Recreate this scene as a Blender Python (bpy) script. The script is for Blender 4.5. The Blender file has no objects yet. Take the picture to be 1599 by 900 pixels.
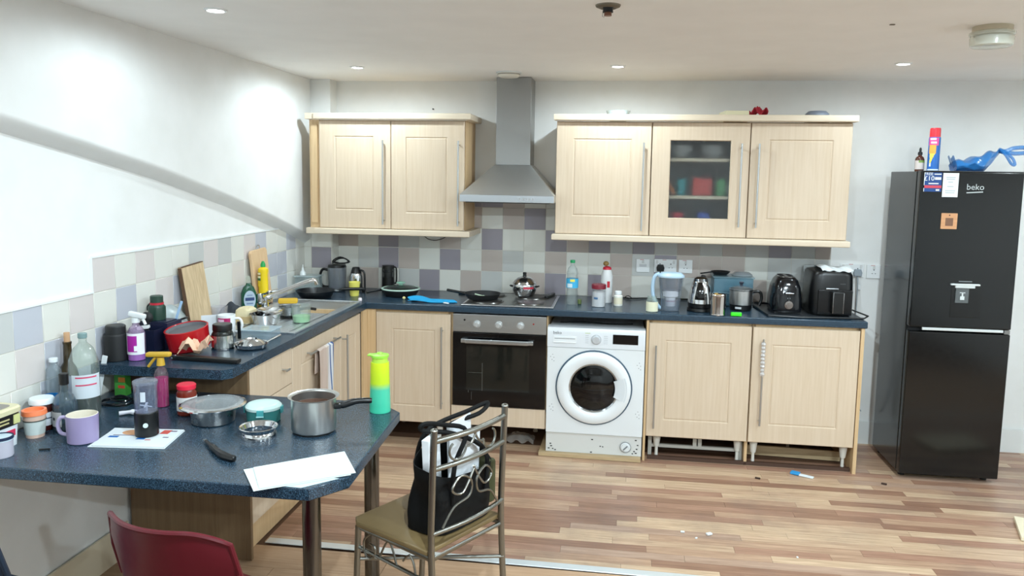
import bpy, bmesh, math, random
from mathutils import Vector, Matrix, Euler
from math import sin, cos, pi, radians as R
random.seed(7)
sc = bpy.context.scene
COL = sc.collection

# ---------------------------------------------------------------- camera, world, exposure
YAW, PITCH, ROLL, FPX = 0.13756, -0.11412, 0.015387, 1219.86
fwd = Vector((-sin(YAW) * cos(PITCH), cos(YAW) * cos(PITCH), sin(PITCH)))
rgt = Vector((cos(YAW), sin(YAW), 0.0))
upv = rgt.cross(fwd)
r2 = rgt * cos(ROLL) + upv * sin(ROLL)
u2 = upv * cos(ROLL) - rgt * sin(ROLL)
cam = bpy.data.objects.new('camera', bpy.data.cameras.new('camera'))
COL.objects.link(cam)
cam.matrix_world = Matrix((
    (r2.x, u2.x, -fwd.x, 2.1567), (r2.y, u2.y, -fwd.y, -5.2321),
    (r2.z, u2.z, -fwd.z, 1.7163), (0, 0, 0, 1)))
cam.data.sensor_width = 36.0
cam.data.lens = FPX / 1599 * 36.0
cam.data.shift_y = -(450 - 412.13) / 1599
cam.data.clip_start = 0.05
sc.camera = cam
w = bpy.data.worlds.new('world')
sc.world = w
w.use_nodes = True
w.node_tree.nodes['Background'].inputs[0].default_value = (0.9, 0.95, 1.0, 1)
w.node_tree.nodes['Background'].inputs[1].default_value = 0.05
vs = sc.view_settings
vs.view_transform = 'Standard'
vs.look = 'None'
vs.gamma = 1.0
vs.use_curve_mapping = False
vs.exposure = -0.04
LAMP_W = 78.0
LAMP_COL = (0.82, 0.985, 1.07)
H = 2.3305          # ceiling height
T = 0.1454          # wall tile
WT = 0.91           # worktop height
PT = 0.764          # peninsula top height

# ---------------------------------------------------------------- materials
MATS = {}


def lin(c):
    return tuple(((v / 255) / 12.92 if v / 255 <= 0.04045 else ((v / 255 + 0.055) / 1.055) ** 2.4) for v in c)


def _new(name):
    m = bpy.data.materials.new(name)
    m.use_nodes = True
    nt = m.node_tree
    return m, nt, nt.nodes['Principled BSDF']


def M(rgb, rough=0.5, metal=0.0, spec=0.5, emit=0.0, coat=0.0):
    """plain principled material from an sRGB colour, with a faint noise in its roughness"""
    key = (rgb, rough, metal, spec, emit, coat)
    if key in MATS:
        return MATS[key]
    m, nt, b = _new('mat_%d' % len(MATS))
    b.inputs['Base Color'].default_value = (*lin(rgb), 1)
    b.inputs['Roughness'].default_value = rough
    b.inputs['Metallic'].default_value = metal
    b.inputs['Specular IOR Level'].default_value = spec
    b.inputs['Coat Weight'].default_value = coat
    if emit:
        b.inputs['Emission Color'].default_value = (*lin(rgb), 1)
        b.inputs['Emission Strength'].default_value = emit
    else:
        tc = nt.nodes.new('ShaderNodeTexCoord')
        n = nt.nodes.new('ShaderNodeTexNoise')
        n.inputs['Scale'].default_value = 40
        nt.links.new(tc.outputs['Object'], n.inputs['Vector'])
        mr = nt.nodes.new('ShaderNodeMapRange')
        mr.inputs['To Min'].default_value = max(0.02, rough - 0.05)
        mr.inputs['To Max'].default_value = min(1, rough + 0.05)
        nt.links.new(n.outputs['Fac'], mr.inputs['Value'])
        nt.links.new(mr.outputs['Result'], b.inputs['Roughness'])
    MATS[key] = m
    return m


def ramp(nt, stops, interp='LINEAR'):
    r = nt.nodes.new('ShaderNodeValToRGB')
    r.color_ramp.interpolation = interp
    e = r.color_ramp.elements
    while len(e) < len(stops):
        e.new(0.5)
    for el, (p, c) in zip(e, stops):
        el.position = p
        el.color = (*lin(c), 1)
    return r


def wood(name, c1, c2, scale=(22, 22, 1.4), rough=0.45, rnd=0.0, bump=0.06, coords='Object', palette=None):
    m, nt, b = _new(name)
    tc = nt.nodes.new('ShaderNodeTexCoord')
    oi = nt.nodes.new('ShaderNodeObjectInfo')
    off = nt.nodes.new('ShaderNodeVectorMath')
    off.operation = 'MULTIPLY_ADD'
    off.inputs[1].default_value = (7, 5, 9)
    nt.links.new(oi.outputs['Random'], off.inputs[0])
    nt.links.new(tc.outputs[coords], off.inputs[2])
    mp = nt.nodes.new('ShaderNodeMapping')
    mp.inputs['Scale'].default_value = scale
    nt.links.new(off.outputs[0], mp.inputs['Vector'])
    n = nt.nodes.new('ShaderNodeTexNoise')
    n.inputs['Scale'].default_value = 3.0
    n.inputs['Detail'].default_value = 5
    n.inputs['Distortion'].default_value = 0.4
    nt.links.new(mp.outputs[0], n.inputs['Vector'])
    r = ramp(nt, [(0.3, c1), (0.7, c2)])
    nt.links.new(n.outputs['Fac'], r.inputs[0])
    src = r.outputs[0]
    if rnd:
        hv = nt.nodes.new('ShaderNodeHueSaturation')
        mr = nt.nodes.new('ShaderNodeMapRange')
        mr.inputs['To Min'].default_value = 1 - rnd
        mr.inputs['To Max'].default_value = 1 + rnd
        nt.links.new(oi.outputs['Random'], mr.inputs['Value'])
        nt.links.new(mr.outputs[0], hv.inputs['Value'])
        nt.links.new(src, hv.inputs['Color'])
        src = hv.outputs[0]
    if palette:
        pr_ = ramp(nt, palette, 'CONSTANT')
        nt.links.new(oi.outputs['Random'], pr_.inputs[0])
        ml = nt.nodes.new('ShaderNodeMix')
        ml.data_type = 'RGBA'
        ml.blend_type = 'MULTIPLY'
        ml.inputs[0].default_value = 1.0
        nt.links.new(pr_.outputs[0], ml.inputs[6])
        nt.links.new(src, ml.inputs[7])
        # scuffed, dirty patches trodden into the floor
        ge = nt.nodes.new('ShaderNodeNewGeometry')
        n2 = nt.nodes.new('ShaderNodeTexNoise')
        n2.inputs['Scale'].default_value = 1.3
        n2.inputs['Detail'].default_value = 6
        n2.inputs['Roughness'].default_value = 0.65
        nt.links.new(ge.outputs['Position'], n2.inputs['Vector'])
        m2 = nt.nodes.new('ShaderNodeMapRange')
        m2.inputs['From Min'].default_value = 0.5
        m2.inputs['From Max'].default_value = 0.72
        m2.inputs['To Max'].default_value = 0.55
        nt.links.new(n2.outputs['Fac'], m2.inputs['Value'])
        mx = nt.nodes.new('ShaderNodeMix')
        mx.data_type = 'RGBA'
        nt.links.new(m2.outputs[0], mx.inputs[0])
        nt.links.new(ml.outputs[2], mx.inputs[6])
        mx.inputs[7].default_value = (*lin((112, 96, 90)), 1)
        src = mx.outputs[2]
    nt.links.new(src, b.inputs['Base Color'])
    b.inputs['Roughness'].default_value = rough
    bp = nt.nodes.new('ShaderNodeBump')
    bp.inputs['Strength'].default_value = bump
    bp.inputs['Distance'].default_value = 0.002
    nt.links.new(n.outputs['Fac'], bp.inputs['Height'])
    nt.links.new(bp.outputs[0], b.inputs['Normal'])
    return m


def speckle(name, stops, scale, rough, bump=0.0):
    m, nt, b = _new(name)
    tc = nt.nodes.new('ShaderNodeTexCoord')
    n = nt.nodes.new('ShaderNodeTexNoise')
    n.inputs['Scale'].default_value = scale
    n.inputs['Detail'].default_value = 3
    nt.links.new(tc.outputs['Object'], n.inputs['Vector'])
    r = ramp(nt, stops)
    nt.links.new(n.outputs['Fac'], r.inputs[0])
    nt.links.new(r.outputs[0], b.inputs['Base Color'])
    b.inputs['Roughness'].default_value = rough
    if bump:
        bp = nt.nodes.new('ShaderNodeBump')
        bp.inputs['Strength'].default_value = bump
        bp.inputs['Distance'].default_value = 0.003
        nt.links.new(n.outputs['Fac'], bp.inputs['Height'])
        nt.links.new(bp.outputs[0], b.inputs['Normal'])
    return m


def clear(rgb, op=0.15, rough=0.04):
    """thin clear plastic or glass: a tinted see-through body with a glossy skin"""
    key = ('clear', rgb, op, rough)
    if key in MATS:
        return MATS[key]
    m, nt, b = _new('clear_%d' % len(MATS))
    b.inputs['Base Color'].default_value = (*lin(rgb), 1)
    b.inputs['Roughness'].default_value = 0.25
    tr = nt.nodes.new('ShaderNodeBsdfTransparent')
    tr.inputs[0].default_value = (*[0.80 + 0.20 * v for v in lin(rgb)], 1)
    gl = nt.nodes.new('ShaderNodeBsdfGlossy')
    gl.inputs['Roughness'].default_value = rough
    lw = nt.nodes.new('ShaderNodeLayerWeight')
    lw.inputs['Blend'].default_value = 0.25
    mr = nt.nodes.new('ShaderNodeMapRange')
    mr.inputs['To Min'].default_value = 0.025
    mr.inputs['To Max'].default_value = 0.3
    nt.links.new(lw.outputs['Facing'], mr.inputs['Value'])
    m1 = nt.nodes.new('ShaderNodeMixShader')
    m1.inputs[0].default_value = op * 0.5
    nt.links.new(tr.outputs[0], m1.inputs[1])
    nt.links.new(b.outputs[0], m1.inputs[2])
    m2 = nt.nodes.new('ShaderNodeMixShader')
    nt.links.new(mr.outputs[0], m2.inputs[0])
    nt.links.new(m1.outputs[0], m2.inputs[1])
    nt.links.new(gl.outputs[0], m2.inputs[2])
    nt.links.new(m2.outputs[0], nt.nodes['Material Output'].inputs[0])
    MATS[key] = m
    return m


def bands(name, axis, stops, rough=0.6, coords='Object', interp='CONSTANT', metal=0.0):
    """colour bands along one axis of the object (printed stripes)"""
    m, nt, b = _new(name)
    tc = nt.nodes.new('ShaderNodeTexCoord')
    sp = nt.nodes.new('ShaderNodeSeparateXYZ')
    nt.links.new(tc.outputs[coords], sp.inputs[0])
    r = ramp(nt, stops, interp)
    nt.links.new(sp.outputs['XYZ'.index(axis)], r.inputs[0])
    nt.links.new(r.outputs[0], b.inputs['Base Color'])
    b.inputs['Roughness'].default_value = rough
    b.inputs['Metallic'].default_value = metal
    return m


PAINT = speckle('wall_paint', [(0.3, (230, 230, 227)), (0.7, (236, 236, 234))], 6, 0.75, 0.03)
CEIL = speckle('ceiling_paint', [(0.3, (243, 241, 238)), (0.7, (247, 245, 242))], 5, 0.8, 0.03)
MAPLE = wood('maple', (206, 185, 159), (214, 195, 172), (26, 26, 1.2))
MAPLE_X = wood('maple_lengthwise', (214, 197, 173), (222, 207, 185), (1.2, 26, 26))
MAPLE_EDGE = wood('maple_edge', (202, 170, 128), (216, 186, 144), (26, 26, 1.2))
CARC = wood('carcass_board', (205, 172, 128), (216, 184, 142), (20, 20, 1.2), 0.5)
END = wood('end_panel_board', (116, 92, 66), (128, 104, 76), (20, 20, 1.2), 0.5)  # darkened brown: shade around the table is worked into the board colour
TOP = speckle('speckled_laminate', [(0.35, (15, 26, 35)), (0.52, (38, 57, 73)), (0.68, (78, 108, 130))], 380, 0.27)
STRIP = wood('laminate_strip', (204, 190, 180), (250, 244, 238), (1.6, 30, 30), 0.36, 0.0, 0.03, 'Object', [(0.0, (166, 132, 112)), (0.18, (198, 168, 144)), (0.4, (212, 186, 160)), (0.55, (182, 146, 126)), (0.75, (222, 198, 170)), (0.9, (194, 168, 150))])
OAK = wood('oak_laminate', (170, 136, 106), (190, 158, 128), (1.5, 22, 22), 0.42, 0.08, 0.03)
BOARD = wood('chopping_board_wood', (186, 160, 124), (214, 190, 154), (30, 30, 1.6), 0.6)
BOARD2 = wood('chopping_board_beech', (214, 178, 138), (226, 194, 154), (30, 30, 1.6), 0.55)
RAW = wood('raw_board', (176, 152, 116), (196, 172, 134), (2, 20, 20), 0.7)
STEEL = M((176, 180, 182), 0.28, 1.0)
BRUSH = M((188, 190, 190), 0.34, 1.0)
CHROME = M((214, 216, 218), 0.09, 1.0)
DULL = M((140, 142, 142), 0.42, 1.0)
BLACK = M((14, 15, 16), 0.32)
MATTE = M((20, 21, 23), 0.6)
GLOSSB = M((8, 9, 10), 0.1)
WHITE = M((236, 238, 238), 0.35)
WPLAS = M((226, 230, 230), 0.45)
PAPER = M((226, 231, 232), 0.7)
TILES = {
    'W': M((222, 221, 213), 0.16), 'L': M((196, 197, 194), 0.16),
    'B': M((190, 178, 170), 0.16), 'D': M((152, 146, 154), 0.16), 'A': M((190, 192, 200), 0.16), 'C': M((214, 206, 202), 0.16)}
GROUT = M((206, 202, 192), 0.85)


# ---------------------------------------------------------------- mesh builder
class B:
    def __init__(s):
        s.bm = bmesh.new()

    def _add(s, bm2, mat=None):
        me = bpy.data.meshes.new('tmp')
        if mat is not None:
            bmesh.ops.transform(bm2, matrix=mat, verts=bm2.verts)
        bm2.to_mesh(me)
        bm2.free()
        s.bm.from_mesh(me)
        bpy.data.meshes.remove(me)
        return s

    def box(s, c, d, bev=0.0, rot=None, seg=2):
        b = bmesh.new()
        bmesh.ops.create_cube(b, size=1)
        bmesh.ops.scale(b, vec=d, verts=b.verts)
        if bev:
            bmesh.ops.bevel(b, geom=list(b.edges), offset=min(bev, min(d) * 0.49), segments=seg, affect='EDGES', profile=0.5)
        m = Matrix.Translation(c)
        if rot:
            m = m @ Euler(rot).to_matrix().to_4x4()
        return s._add(b, m)

    def bx(s, x0, x1, y0, y1, z0, z1, bev=0.0):
        return s.box(((x0 + x1) / 2, (y0 + y1) / 2, (z0 + z1) / 2), (x1 - x0, y1 - y0, z1 - z0), bev)

    def lathe(s, prof, seg=28, mat=None, a0=0.0, a1=2 * pi):
        b = bmesh.new()
        full = abs(a1 - a0 - 2 * pi) < 1e-6
        n = seg if full else seg + 1
        rings = []
        for r, z in prof:
            if r < 1e-6:
                rings.append([b.verts.new((0, 0, z))])
            else:
                rings.append([b.verts.new((r * cos(a0 + (a1 - a0) * i / seg), r * sin(a0 + (a1 - a0) * i / seg), z)) for i in range(n)])
        for p, q in zip(rings, rings[1:]):
            for i in range(seg):
                j = (i + 1) % n
                if len(p) == 1 and len(q) == 1:
                    continue
                if len(p) == 1:
                    b.faces.new((p[0], q[j], q[i]))
                elif len(q) == 1:
                    b.faces.new((p[i], p[j], q[0]))
                else:
                    b.faces.new((p[i], p[j], q[j], q[i]))
        bmesh.ops.recalc_face_normals(b, faces=b.faces)
        return s._add(b, mat)

    def cyl(s, c, r, h, r2=None, seg=24, axis='Z', bev=0.0):
        r2 = r if r2 is None else r2
        if bev:
            prof = [(0, 0), (r - bev, 0), (r, bev), (r2, h - bev), (r2 - bev, h), (0, h)]
        else:
            prof = [(0, 0), (r, 0), (r2, h), (0, h)]
        m = Matrix.Translation(c)
        if axis == 'X':
            m = m @ Matrix.Rotation(pi / 2, 4, 'Y')
        elif axis == 'Y':
            m = m @ Matrix.Rotation(pi / 2, 4, 'X')     # grows towards -y
        return s.lathe(prof, seg, m)

    def tube(s, pts, r, seg=8, closed=False, sub=0):
        pts = [Vector(p) for p in pts]
        if sub:
            out = []
            n = len(pts)
            rng = range(n if closed else n - 1)
            for i in rng:
                p1, p2 = pts[i], pts[(i + 1) % n]
                p0 = pts[i - 1] if (closed or i > 0) else p1
                p3 = pts[(i + 2) % n] if (closed or i + 2 < n) else p2
                for k in range(sub):
                    t = k / sub
                    out.append(0.5 * ((2 * p1) + (p2 - p0) * t + (2 * p0 - 5 * p1 + 4 * p2 - p3) * t * t + (3 * p1 - p0 - 3 * p2 + p3) * t ** 3))
            if not closed:
                out.append(pts[-1])
            pts = out
        b = bmesh.new()
        n = len(pts)
        rings = []
        prev = None
        for i, p in enumerate(pts):
            a = pts[i - 1] if (i or closed) else p
            c = pts[(i + 1) % n] if (i < n - 1 or closed) else p
            d = (c - a).normalized()
            if prev is None:
                nx = d.orthogonal().normalized()
            else:
                nx = (prev - d * prev.dot(d))
                nx = nx.normalized() if nx.length > 1e-6 else d.orthogonal().normalized()
            prev = nx
            ny = d.cross(nx)
            rr = r[i * (len(r) - 1) // max(1, n - 1)] if isinstance(r, (list, tuple)) else r
            rings.append([b.verts.new(p + (nx * cos(2 * pi * k / seg) + ny * sin(2 * pi * k / seg)) * rr) for k in range(seg)])
        for i in range(n if closed else n - 1):
            p, q = rings[i], rings[(i + 1) % n]
            for k in range(seg):
                b.faces.new((p[k], p[(k + 1) % seg], q[(k + 1) % seg], q[k]))
        if not closed:
            b.faces.new(list(reversed(rings[0])))
            b.faces.new(rings[-1])
        bmesh.ops.recalc_face_normals(b, faces=b.faces)
        return s._add(b)

    def prism(s, poly, z0, z1, bev=0.0, mat=None):
        b = bmesh.new()
        lo = [b.verts.new((x, y, z0)) for x, y in poly]
        hi = [b.verts.new((x, y, z1)) for x, y in poly]
        n = len(poly)
        b.faces.new(list(reversed(lo)))
        top = b.faces.new(hi)
        for i in range(n):
            b.faces.new((lo[i], lo[(i + 1) % n], hi[(i + 1) % n], hi[i]))
        bmesh.ops.recalc_face_normals(b, faces=b.faces)
        if bev:
            bmesh.ops.bevel(b, geom=[e for e in b.edges if abs(e.verts[0].co.z - e.verts[1].co.z) < 1e-7],
                            offset=bev, segments=3, affect='EDGES', profile=0.5)
        return s._add(b, mat)

    def sheet(s, f, nu, nv, th=0.002, wrap=False):
        """thick surface f(u,v)->xyz, u,v in 0..1"""
        b = bmesh.new()
        g = [[b.verts.new(f(i / nu, j / nv)) for j in range(nv + 1)] for i in range(nu + 1)]
        for i in range(nu):
            for j in range(nv):
                b.faces.new((g[i][j], g[i + 1][j], g[i + 1][j + 1], g[i][j + 1]))
        bmesh.ops.recalc_face_normals(b, faces=b.faces)
        bmesh.ops.solidify(b, geom=list(b.faces), thickness=th)
        return s._add(b)

    def ball(s, c, r, sc=(1, 1, 1), seg=16):
        b = bmesh.new()
        bmesh.ops.create_uvsphere(b, u_segments=seg, v_segments=seg // 2, radius=r)
        bmesh.ops.scale(b, vec=sc, verts=b.verts)
        return s._add(b, Matrix.Translation(c))

    def xf(s, m):
        bmesh.ops.transform(s.bm, matrix=m, verts=s.bm.verts)
        return s

    def rot(s, ang, ax='Z', c=(0, 0, 0)):
        c = Vector(c)
        return s.xf(Matrix.Translation(c) @ Matrix.Rotation(ang, 4, ax) @ Matrix.Translation(-c))

    def mv(s, v):
        return s.xf(Matrix.Translation(v))

    def mesh(s, name, mat, smooth=True):
        me = bpy.data.meshes.new(name)
        s.bm.to_mesh(me)
        s.bm.free()
        me.materials.append(mat)
        if smooth:
            me.shade_smooth()
            me.set_sharp_from_angle(angle=R(38))
        return me


def P(name, par, mat, b, label=None, loc=None, smooth=True):
    o = bpy.data.objects.new(name, b.mesh(name, mat, smooth) if isinstance(b, B) else b)
    COL.objects.link(o)
    o.parent = par
    if loc:
        o.location = loc
    if smooth:
        wn = o.modifiers.new('weighted_normal', 'WEIGHTED_NORMAL')
        wn.keep_sharp = True
    if label:
        o['label'] = label
    return o


def Tn(name, label, cat, loc=(0, 0, 0), rz=0.0, group=None):
    o = bpy.data.objects.new(name, None)
    o.empty_display_size = 0.05
    COL.objects.link(o)
    o.location = loc
    o.rotation_euler = (0, 0, rz)
    o['label'] = label
    o['category'] = cat
    if group:
        o['group'] = group
    return o


def S(name, label, cat, b, mat, loc=(0, 0, 0), rz=0.0, group=None, kind=None):
    o = P(name, None, mat, b, None, loc)
    o.rotation_euler = (0, 0, rz)
    o['label'] = label
    o['category'] = cat
    if group:
        o['group'] = group
    if kind:
        o['kind'] = kind
    return o


def struct(name, b, mat, par=None, label=None, smooth=False):
    o = P(name, par, mat, b, label, None, smooth)
    if par is None:
        o['kind'] = 'structure'
    return o


def vessel(prof, th=0.003):
    """closed wall of thickness th round an outer profile [(r,z)...] from base to rim"""
    z0 = prof[0][1]
    inner = [(max(r - th, 0.001), max(z, z0 + th)) for r, z in reversed(prof)]
    return [(0, z0)] + list(prof) + inner + [(0, z0 + th)]


def text(s, size, par, mat, loc, rot=(pi / 2, 0, 0), name='lettering', depth=0.0004, align='CENTER', label=None):
    cu = bpy.data.curves.new('txt', 'FONT')
    cu.body = s
    cu.size = size
    cu.extrude = depth
    cu.align_x = align
    cu.align_y = 'CENTER'
    cu.resolution_u = 3
    ob = bpy.data.objects.new('txt', cu)
    COL.objects.link(ob)
    dg = bpy.context.evaluated_depsgraph_get()
    me = bpy.data.meshes.new_from_object(ob.evaluated_get(dg))
    bpy.data.objects.remove(ob)
    me.name = name
    me.materials.clear()
    me.materials.append(mat)
    o = bpy.data.objects.new(name, me)
    COL.objects.link(o)
    o.parent = par
    o.location = loc
    o.rotation_euler = rot
    return o


def arc(r, z0, z1, mid=-90, half=60, th=0.0006):
    """curved label wrapped on a bottle"""
    return B().lathe([(r, z0), (r + th, z0), (r + th, z1), (r, z1), (r, z0)], 14, None, R(mid - half), R(mid + half))


def door_b(w, h, t=0.018, m=(0.10, 0.10, 0.10, 0.10), hole=False):
    """framed door: x 0..w, z 0..h, front at y=-t; margins l,r,b,t; recessed panel or a hole"""
    b = bmesh.new()
    l, r, bo, to = m

    def ring(ix, y, z=None):
        a = (l + ix, w - r - ix, bo + ix, h - to - ix)
        return [b.verts.new(p) for p in ((a[0], y, a[2]), (a[1], y, a[2]), (a[1], y, a[3]), (a[0], y, a[3]))]

    def loop(p, q):
        for i in range(4):
            b.faces.new((p[i], p[(i + 1) % 4], q[(i + 1) % 4], q[i]))
    e = 0.003
    f0 = [b.verts.new(p) for p in ((0, 0, 0), (w, 0, 0), (w, 0, h), (0, 0, h))]
    f1 = [b.verts.new(p) for p in ((0, -t + e, 0), (w, -t + e, 0), (w, -t + e, h), (0, -t + e, h))]
    f2 = [b.verts.new(p) for p in ((e, -t, e), (w - e, -t, e), (w - e, -t, h - e), (e, -t, h - e))]
    loop(f0, f1)
    loop(f1, f2)
    a = ring(0, -t)
    loop(f2, a)
    if hole:
        c = ring(0.004, -t + 0.004)
        loop(a, c)
        d = ring(0.004, 0)
        loop(c, d)
        loop(d, f0)
    else:
        c = ring(0.005, -t + 0.0045)
        loop(a, c)
        d = ring(0.008, -t + 0.0045)
        loop(c, d)
        g = ring(0.013, -t + 0.0012)
        loop(d, g)
        b.faces.new(g)
        b.faces.new(list(reversed(f0)))
    bmesh.ops.recalc_face_normals(b, faces=b.faces)
    k = B()
    return k._add(b)


def bar_handle(x, z0, z1, t=0.018, off=0.032, r=0.0058, hor=False, z=None):
    """bar handle on a door front; vertical at x from z0 to z1, or horizontal from x=z0..z1 at z"""
    k = B()
    y = -t - off
    if hor:
        k.tube([(z0, y, z), (z1, y, z)], r, 10)
        for q in (z0 + 0.03, z1 - 0.03):
            k.tube([(q, -t + 0.001, z), (q, y, z)], 0.0045, 8)
    else:
        k.tube([(x, y, z0), (x, y, z1)], r, 10)
        for q in (z0 + 0.025, z1 - 0.025):
            k.tube([(x, -t + 0.001, q), (x, y, q)], 0.0045, 8)
    return k

# ---------------------------------------------------------------- room shell
XR, YB = 5.7, -7.4
# floor slab plus strips
floor = struct('floor', B().bx(-0.1, XR, YB, 0.1, -0.12, -0.006), M((96, 70, 52), 0.7))
rows, y = [], -1.955
rw = 0.0635
for k in range(31):
    y0 = -1.955 + k * rw
    x = (0.56 if k < 24 else 3.57) - random.random() * 0.5
    while x < XR:
        ln = random.choice((0.42, 0.55, 0.68, 0.8, 0.95)) * 1.02
        xa, xb = max(x, 0.56 if k < 24 else 3.566), min(x + ln, XR)
        if xb - xa > 0.03:
            P('plank', floor, STRIP, B().box(((xa + xb) / 2 - xa, 0, 0), (xb - xa - 0.0012, rw - 0.0012, 0.006)),
              None, (xa, y0 + rw / 2, -0.003), False)
        x += ln
for k in range(8):
    y1 = -1.99 - k * 0.19
    x = -0.02 - (k * 0.47) % 1.2
    while x < XR:
        xa, xb = max(x, 0.0), min(x + 1.2, XR)
        if xb - xa > 0.05:
            P('plank', floor, OAK, B().box(((xb - xa) / 2, 0, 0), (xb - xa - 0.002, 0.188, 0.006)), None, (xa, y1 - 0.095, -0.003), False)
        x += 1.2
S('threshold_strip', 'silver aluminium threshold strip between the two laminate floors', 'threshold',
  B().prism([(-1.75, -0.024), (3.3, -0.024), (3.3, 0.024), (-1.75, 0.024)], 0.0, 0.006, 0.003), M((226, 232, 234), 0.38, 0.5), (2.32, -1.966, 0.0), R(-0.6))

wl = struct('wall_left', B().bx(-0.12, 0, YB, 0.0, -0.1, H + 0.05), PAINT)
# upper part of the left wall stands proud: its lower edge falls towards the back wall
ZL = ((-5.3, 2.26), (-4.0, 2.05), (-2.746, 1.834), (-2.36, 1.766), (-1.847, 1.668), (-1.2, 1.519), (-0.8, 1.416), (-0.437, 1.316), (-0.12, 1.216))
bb = bmesh.new()
prof = []
for yy, q in ZL:
    prof.append([bb.verts.new(p) for p in ((-0.01, yy, H + 0.02), (0.06, yy, H + 0.02), (0.06, yy, q + 0.060), (0.054, yy, q + 0.044), (0.038, yy, q + 0.028), (0.0, yy, q), (-0.01, yy, q))])
for p_, q_ in zip(prof, prof[1:]):
    for i in range(7):
        j = (i + 1) % 7
        bb.faces.new((p_[i], p_[j], q_[j], q_[i]))
bb.faces.new(prof[0])
bb.faces.new(list(reversed(prof[-1])))
bmesh.ops.recalc_face_normals(bb, faces=bb.faces)
P('boxing', wl, PAINT, B()._add(bb), 'white sloping boxed-out upper section of the wall')

wb = struct('wall_back', B().bx(-0.12, XR, 0.0, 0.12, -0.1, H + 0.05), PAINT)
struct('wall_right', B().bx(XR, XR + 0.1, YB, 0.12, -0.1, H + 0.05), PAINT)
struct('wall_front', B().bx(-0.12, XR + 0.1, YB - 0.1, YB, -0.1, H + 0.05), PAINT)
struct('ceiling', B().bx(-0.12, XR + 0.1, YB - 0.1, 0.12, H, H + 0.1), CEIL)
tr = struct('trim_1', B().bx(0.0, 0.2, -0.12, 0.0, 0.0, H), PAINT)
struct('baseboard_back', B().prism([(0, 0), (0.115, 0), (0.125, 0.006), (0.15, 0.008), (0.15, 0.018), (0, 0.018)], 3.57, XR, 0, Matrix(((0, 0, 1, 0), (0, -1, 0, 0), (1, 0, 0, 0), (0, 0, 0, 1)))), M((226, 228, 226), 0.4))
struct('baseboard_left', B().prism([(0, 0), (0.115, 0), (0.125, 0.006), (0.15, 0.008), (0.15, 0.018), (0, 0.018)], YB, -2.16, 0, Matrix(((0, 1, 0, 0), (0, 0, 1, 0), (1, 0, 0, 0), (0, 0, 0, 1)))), M((232, 220, 194), 0.4))

# wall tiles: one object per tile, meshes shared by colour and width
TM = {}


def tile(par, c, wd, loc, axis, ht=T):
    key = (c, round(wd, 3), round(ht, 3))
    if key not in TM:
        TM[key] = B().box((wd / 2, -0.003, ht / 2), (wd - 0.003, 0.008, ht - 0.003), 0.0012, None, 1).mesh('tile', TILES[c])
    o = bpy.data.objects.new('tile', TM[key])
    COL.objects.link(o)
    o.parent = par
    o.location = loc
    if axis == 'Y':
        o.rotation_euler = (0, 0, pi / 2)
    return o


X0 = 1.2216
back = {2: 'BWDLWBWDWWDBDLDLBLBLDLB', 1: 'WLDBWDWBLWBWWBLDBBBWLLL', 0: 'WBWLDWBLWBDWDBWLLLLBWLB'}
for r_, s_ in back.items():
    for i, c in enumerate(s_):
        x = X0 + T * (i - 7)
        wd = T
        if x + T > 3.5:
            wd = 3.5 - x
        tile(wb, c, wd, (x, 0, WT + r_ * T), 'X')
for k, (a, b_) in enumerate((('B', 'D'), ('W', 'D'), ('B', 'B'), ('D', 'W'), ('W', 'W'))):
    x = X0 + T * (k - 1)
    x0 = max(x, 1.172)
    x1 = min(x + T, 1.747)
    tile(wb, a, x1 - x0, (x0, 0, WT + 3 * T), 'X')
    tile(wb, b_, x1 - x0, (x0, 0, WT + 4 * T), 'X')
left = {2: {0: 'BWBWWLBLWBAWWAWW'}, 1: {-6: 'WBLDWBWDWBDWWWBWWDAWWW'}, 0: {-6: 'WDWBDWDWWBWLWBAWWWDWWW'}}
for r_, d in left.items():
    for j0, s_ in d.items():
        for i, c in enumerate(s_):
            y = -2.308 + T * (j0 + i)
            wd = min(T, -0.12 - y)
            if wd > 0.02:
                tile(wl, {'D': 'A', 'B': 'C'}.get(c, c), wd, (0, y, WT + r_ * T), 'Y')  # left wall swaps to paler tile copies: strong lamplight put into their colour
for i, c in enumerate('WBWWADW'):
    tile(wl, {'D': 'A', 'B': 'C'}.get(c, c), T, (0, -2.308 + T * (i - 6.0) - 0.03, WT - T), 'Y')
for r_, cs in enumerate((('W', 'W'), ('W', 'D'), ('W', 'W'), )):
    tile(tr, cs[0], 0.055, (0.0, -0.12, WT + r_ * T), 'X')
    tile(tr, cs[1], 0.143, (0.056, -0.12, WT + r_ * T), 'X')
    tile(tr, 'W', 0.115, (0.2, -0.1175, WT + r_ * T), 'Y')
TRIM = M((236, 240, 240), 0.3)
g_ = B()
g_.bx(0.0, 0.010, -2.308, -0.12, WT + 3 * T, WT + 3 * T + 0.008).bx(0.0, 0.010, -3.2, -2.308, WT + 2 * T, WT + 2 * T + 0.008)
g_.bx(0.0, 0.0085, -2.316, -2.308, WT + 2 * T, WT + 3 * T)
struct('tile_edge_strip', g_, TRIM, wl)
struct('grout_bed', B().bx(0.0, 0.0055, -3.2, -0.12, PT, WT + 2 * T).bx(0.0, 0.0055, -2.308, -0.12, WT + 2 * T, WT + 3 * T), GROUT, wl)
struct('grout_bed', B().bx(0.2, 3.5, -0.0055, 0, WT, WT + 3 * T).bx(1.171, 1.748, -0.0055, 0, WT + 3 * T, WT + 5 * T), GROUT, wb)
struct('grout_bed', B().bx(0.0, 0.2055, -0.1255, -0.0, WT, WT + 3 * T), GROUT, tr)

# ---------------------------------------------------------------- ceiling fittings
GLOW = M((246, 252, 255), 0.4, 0, 0.5, 30.0)


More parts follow.
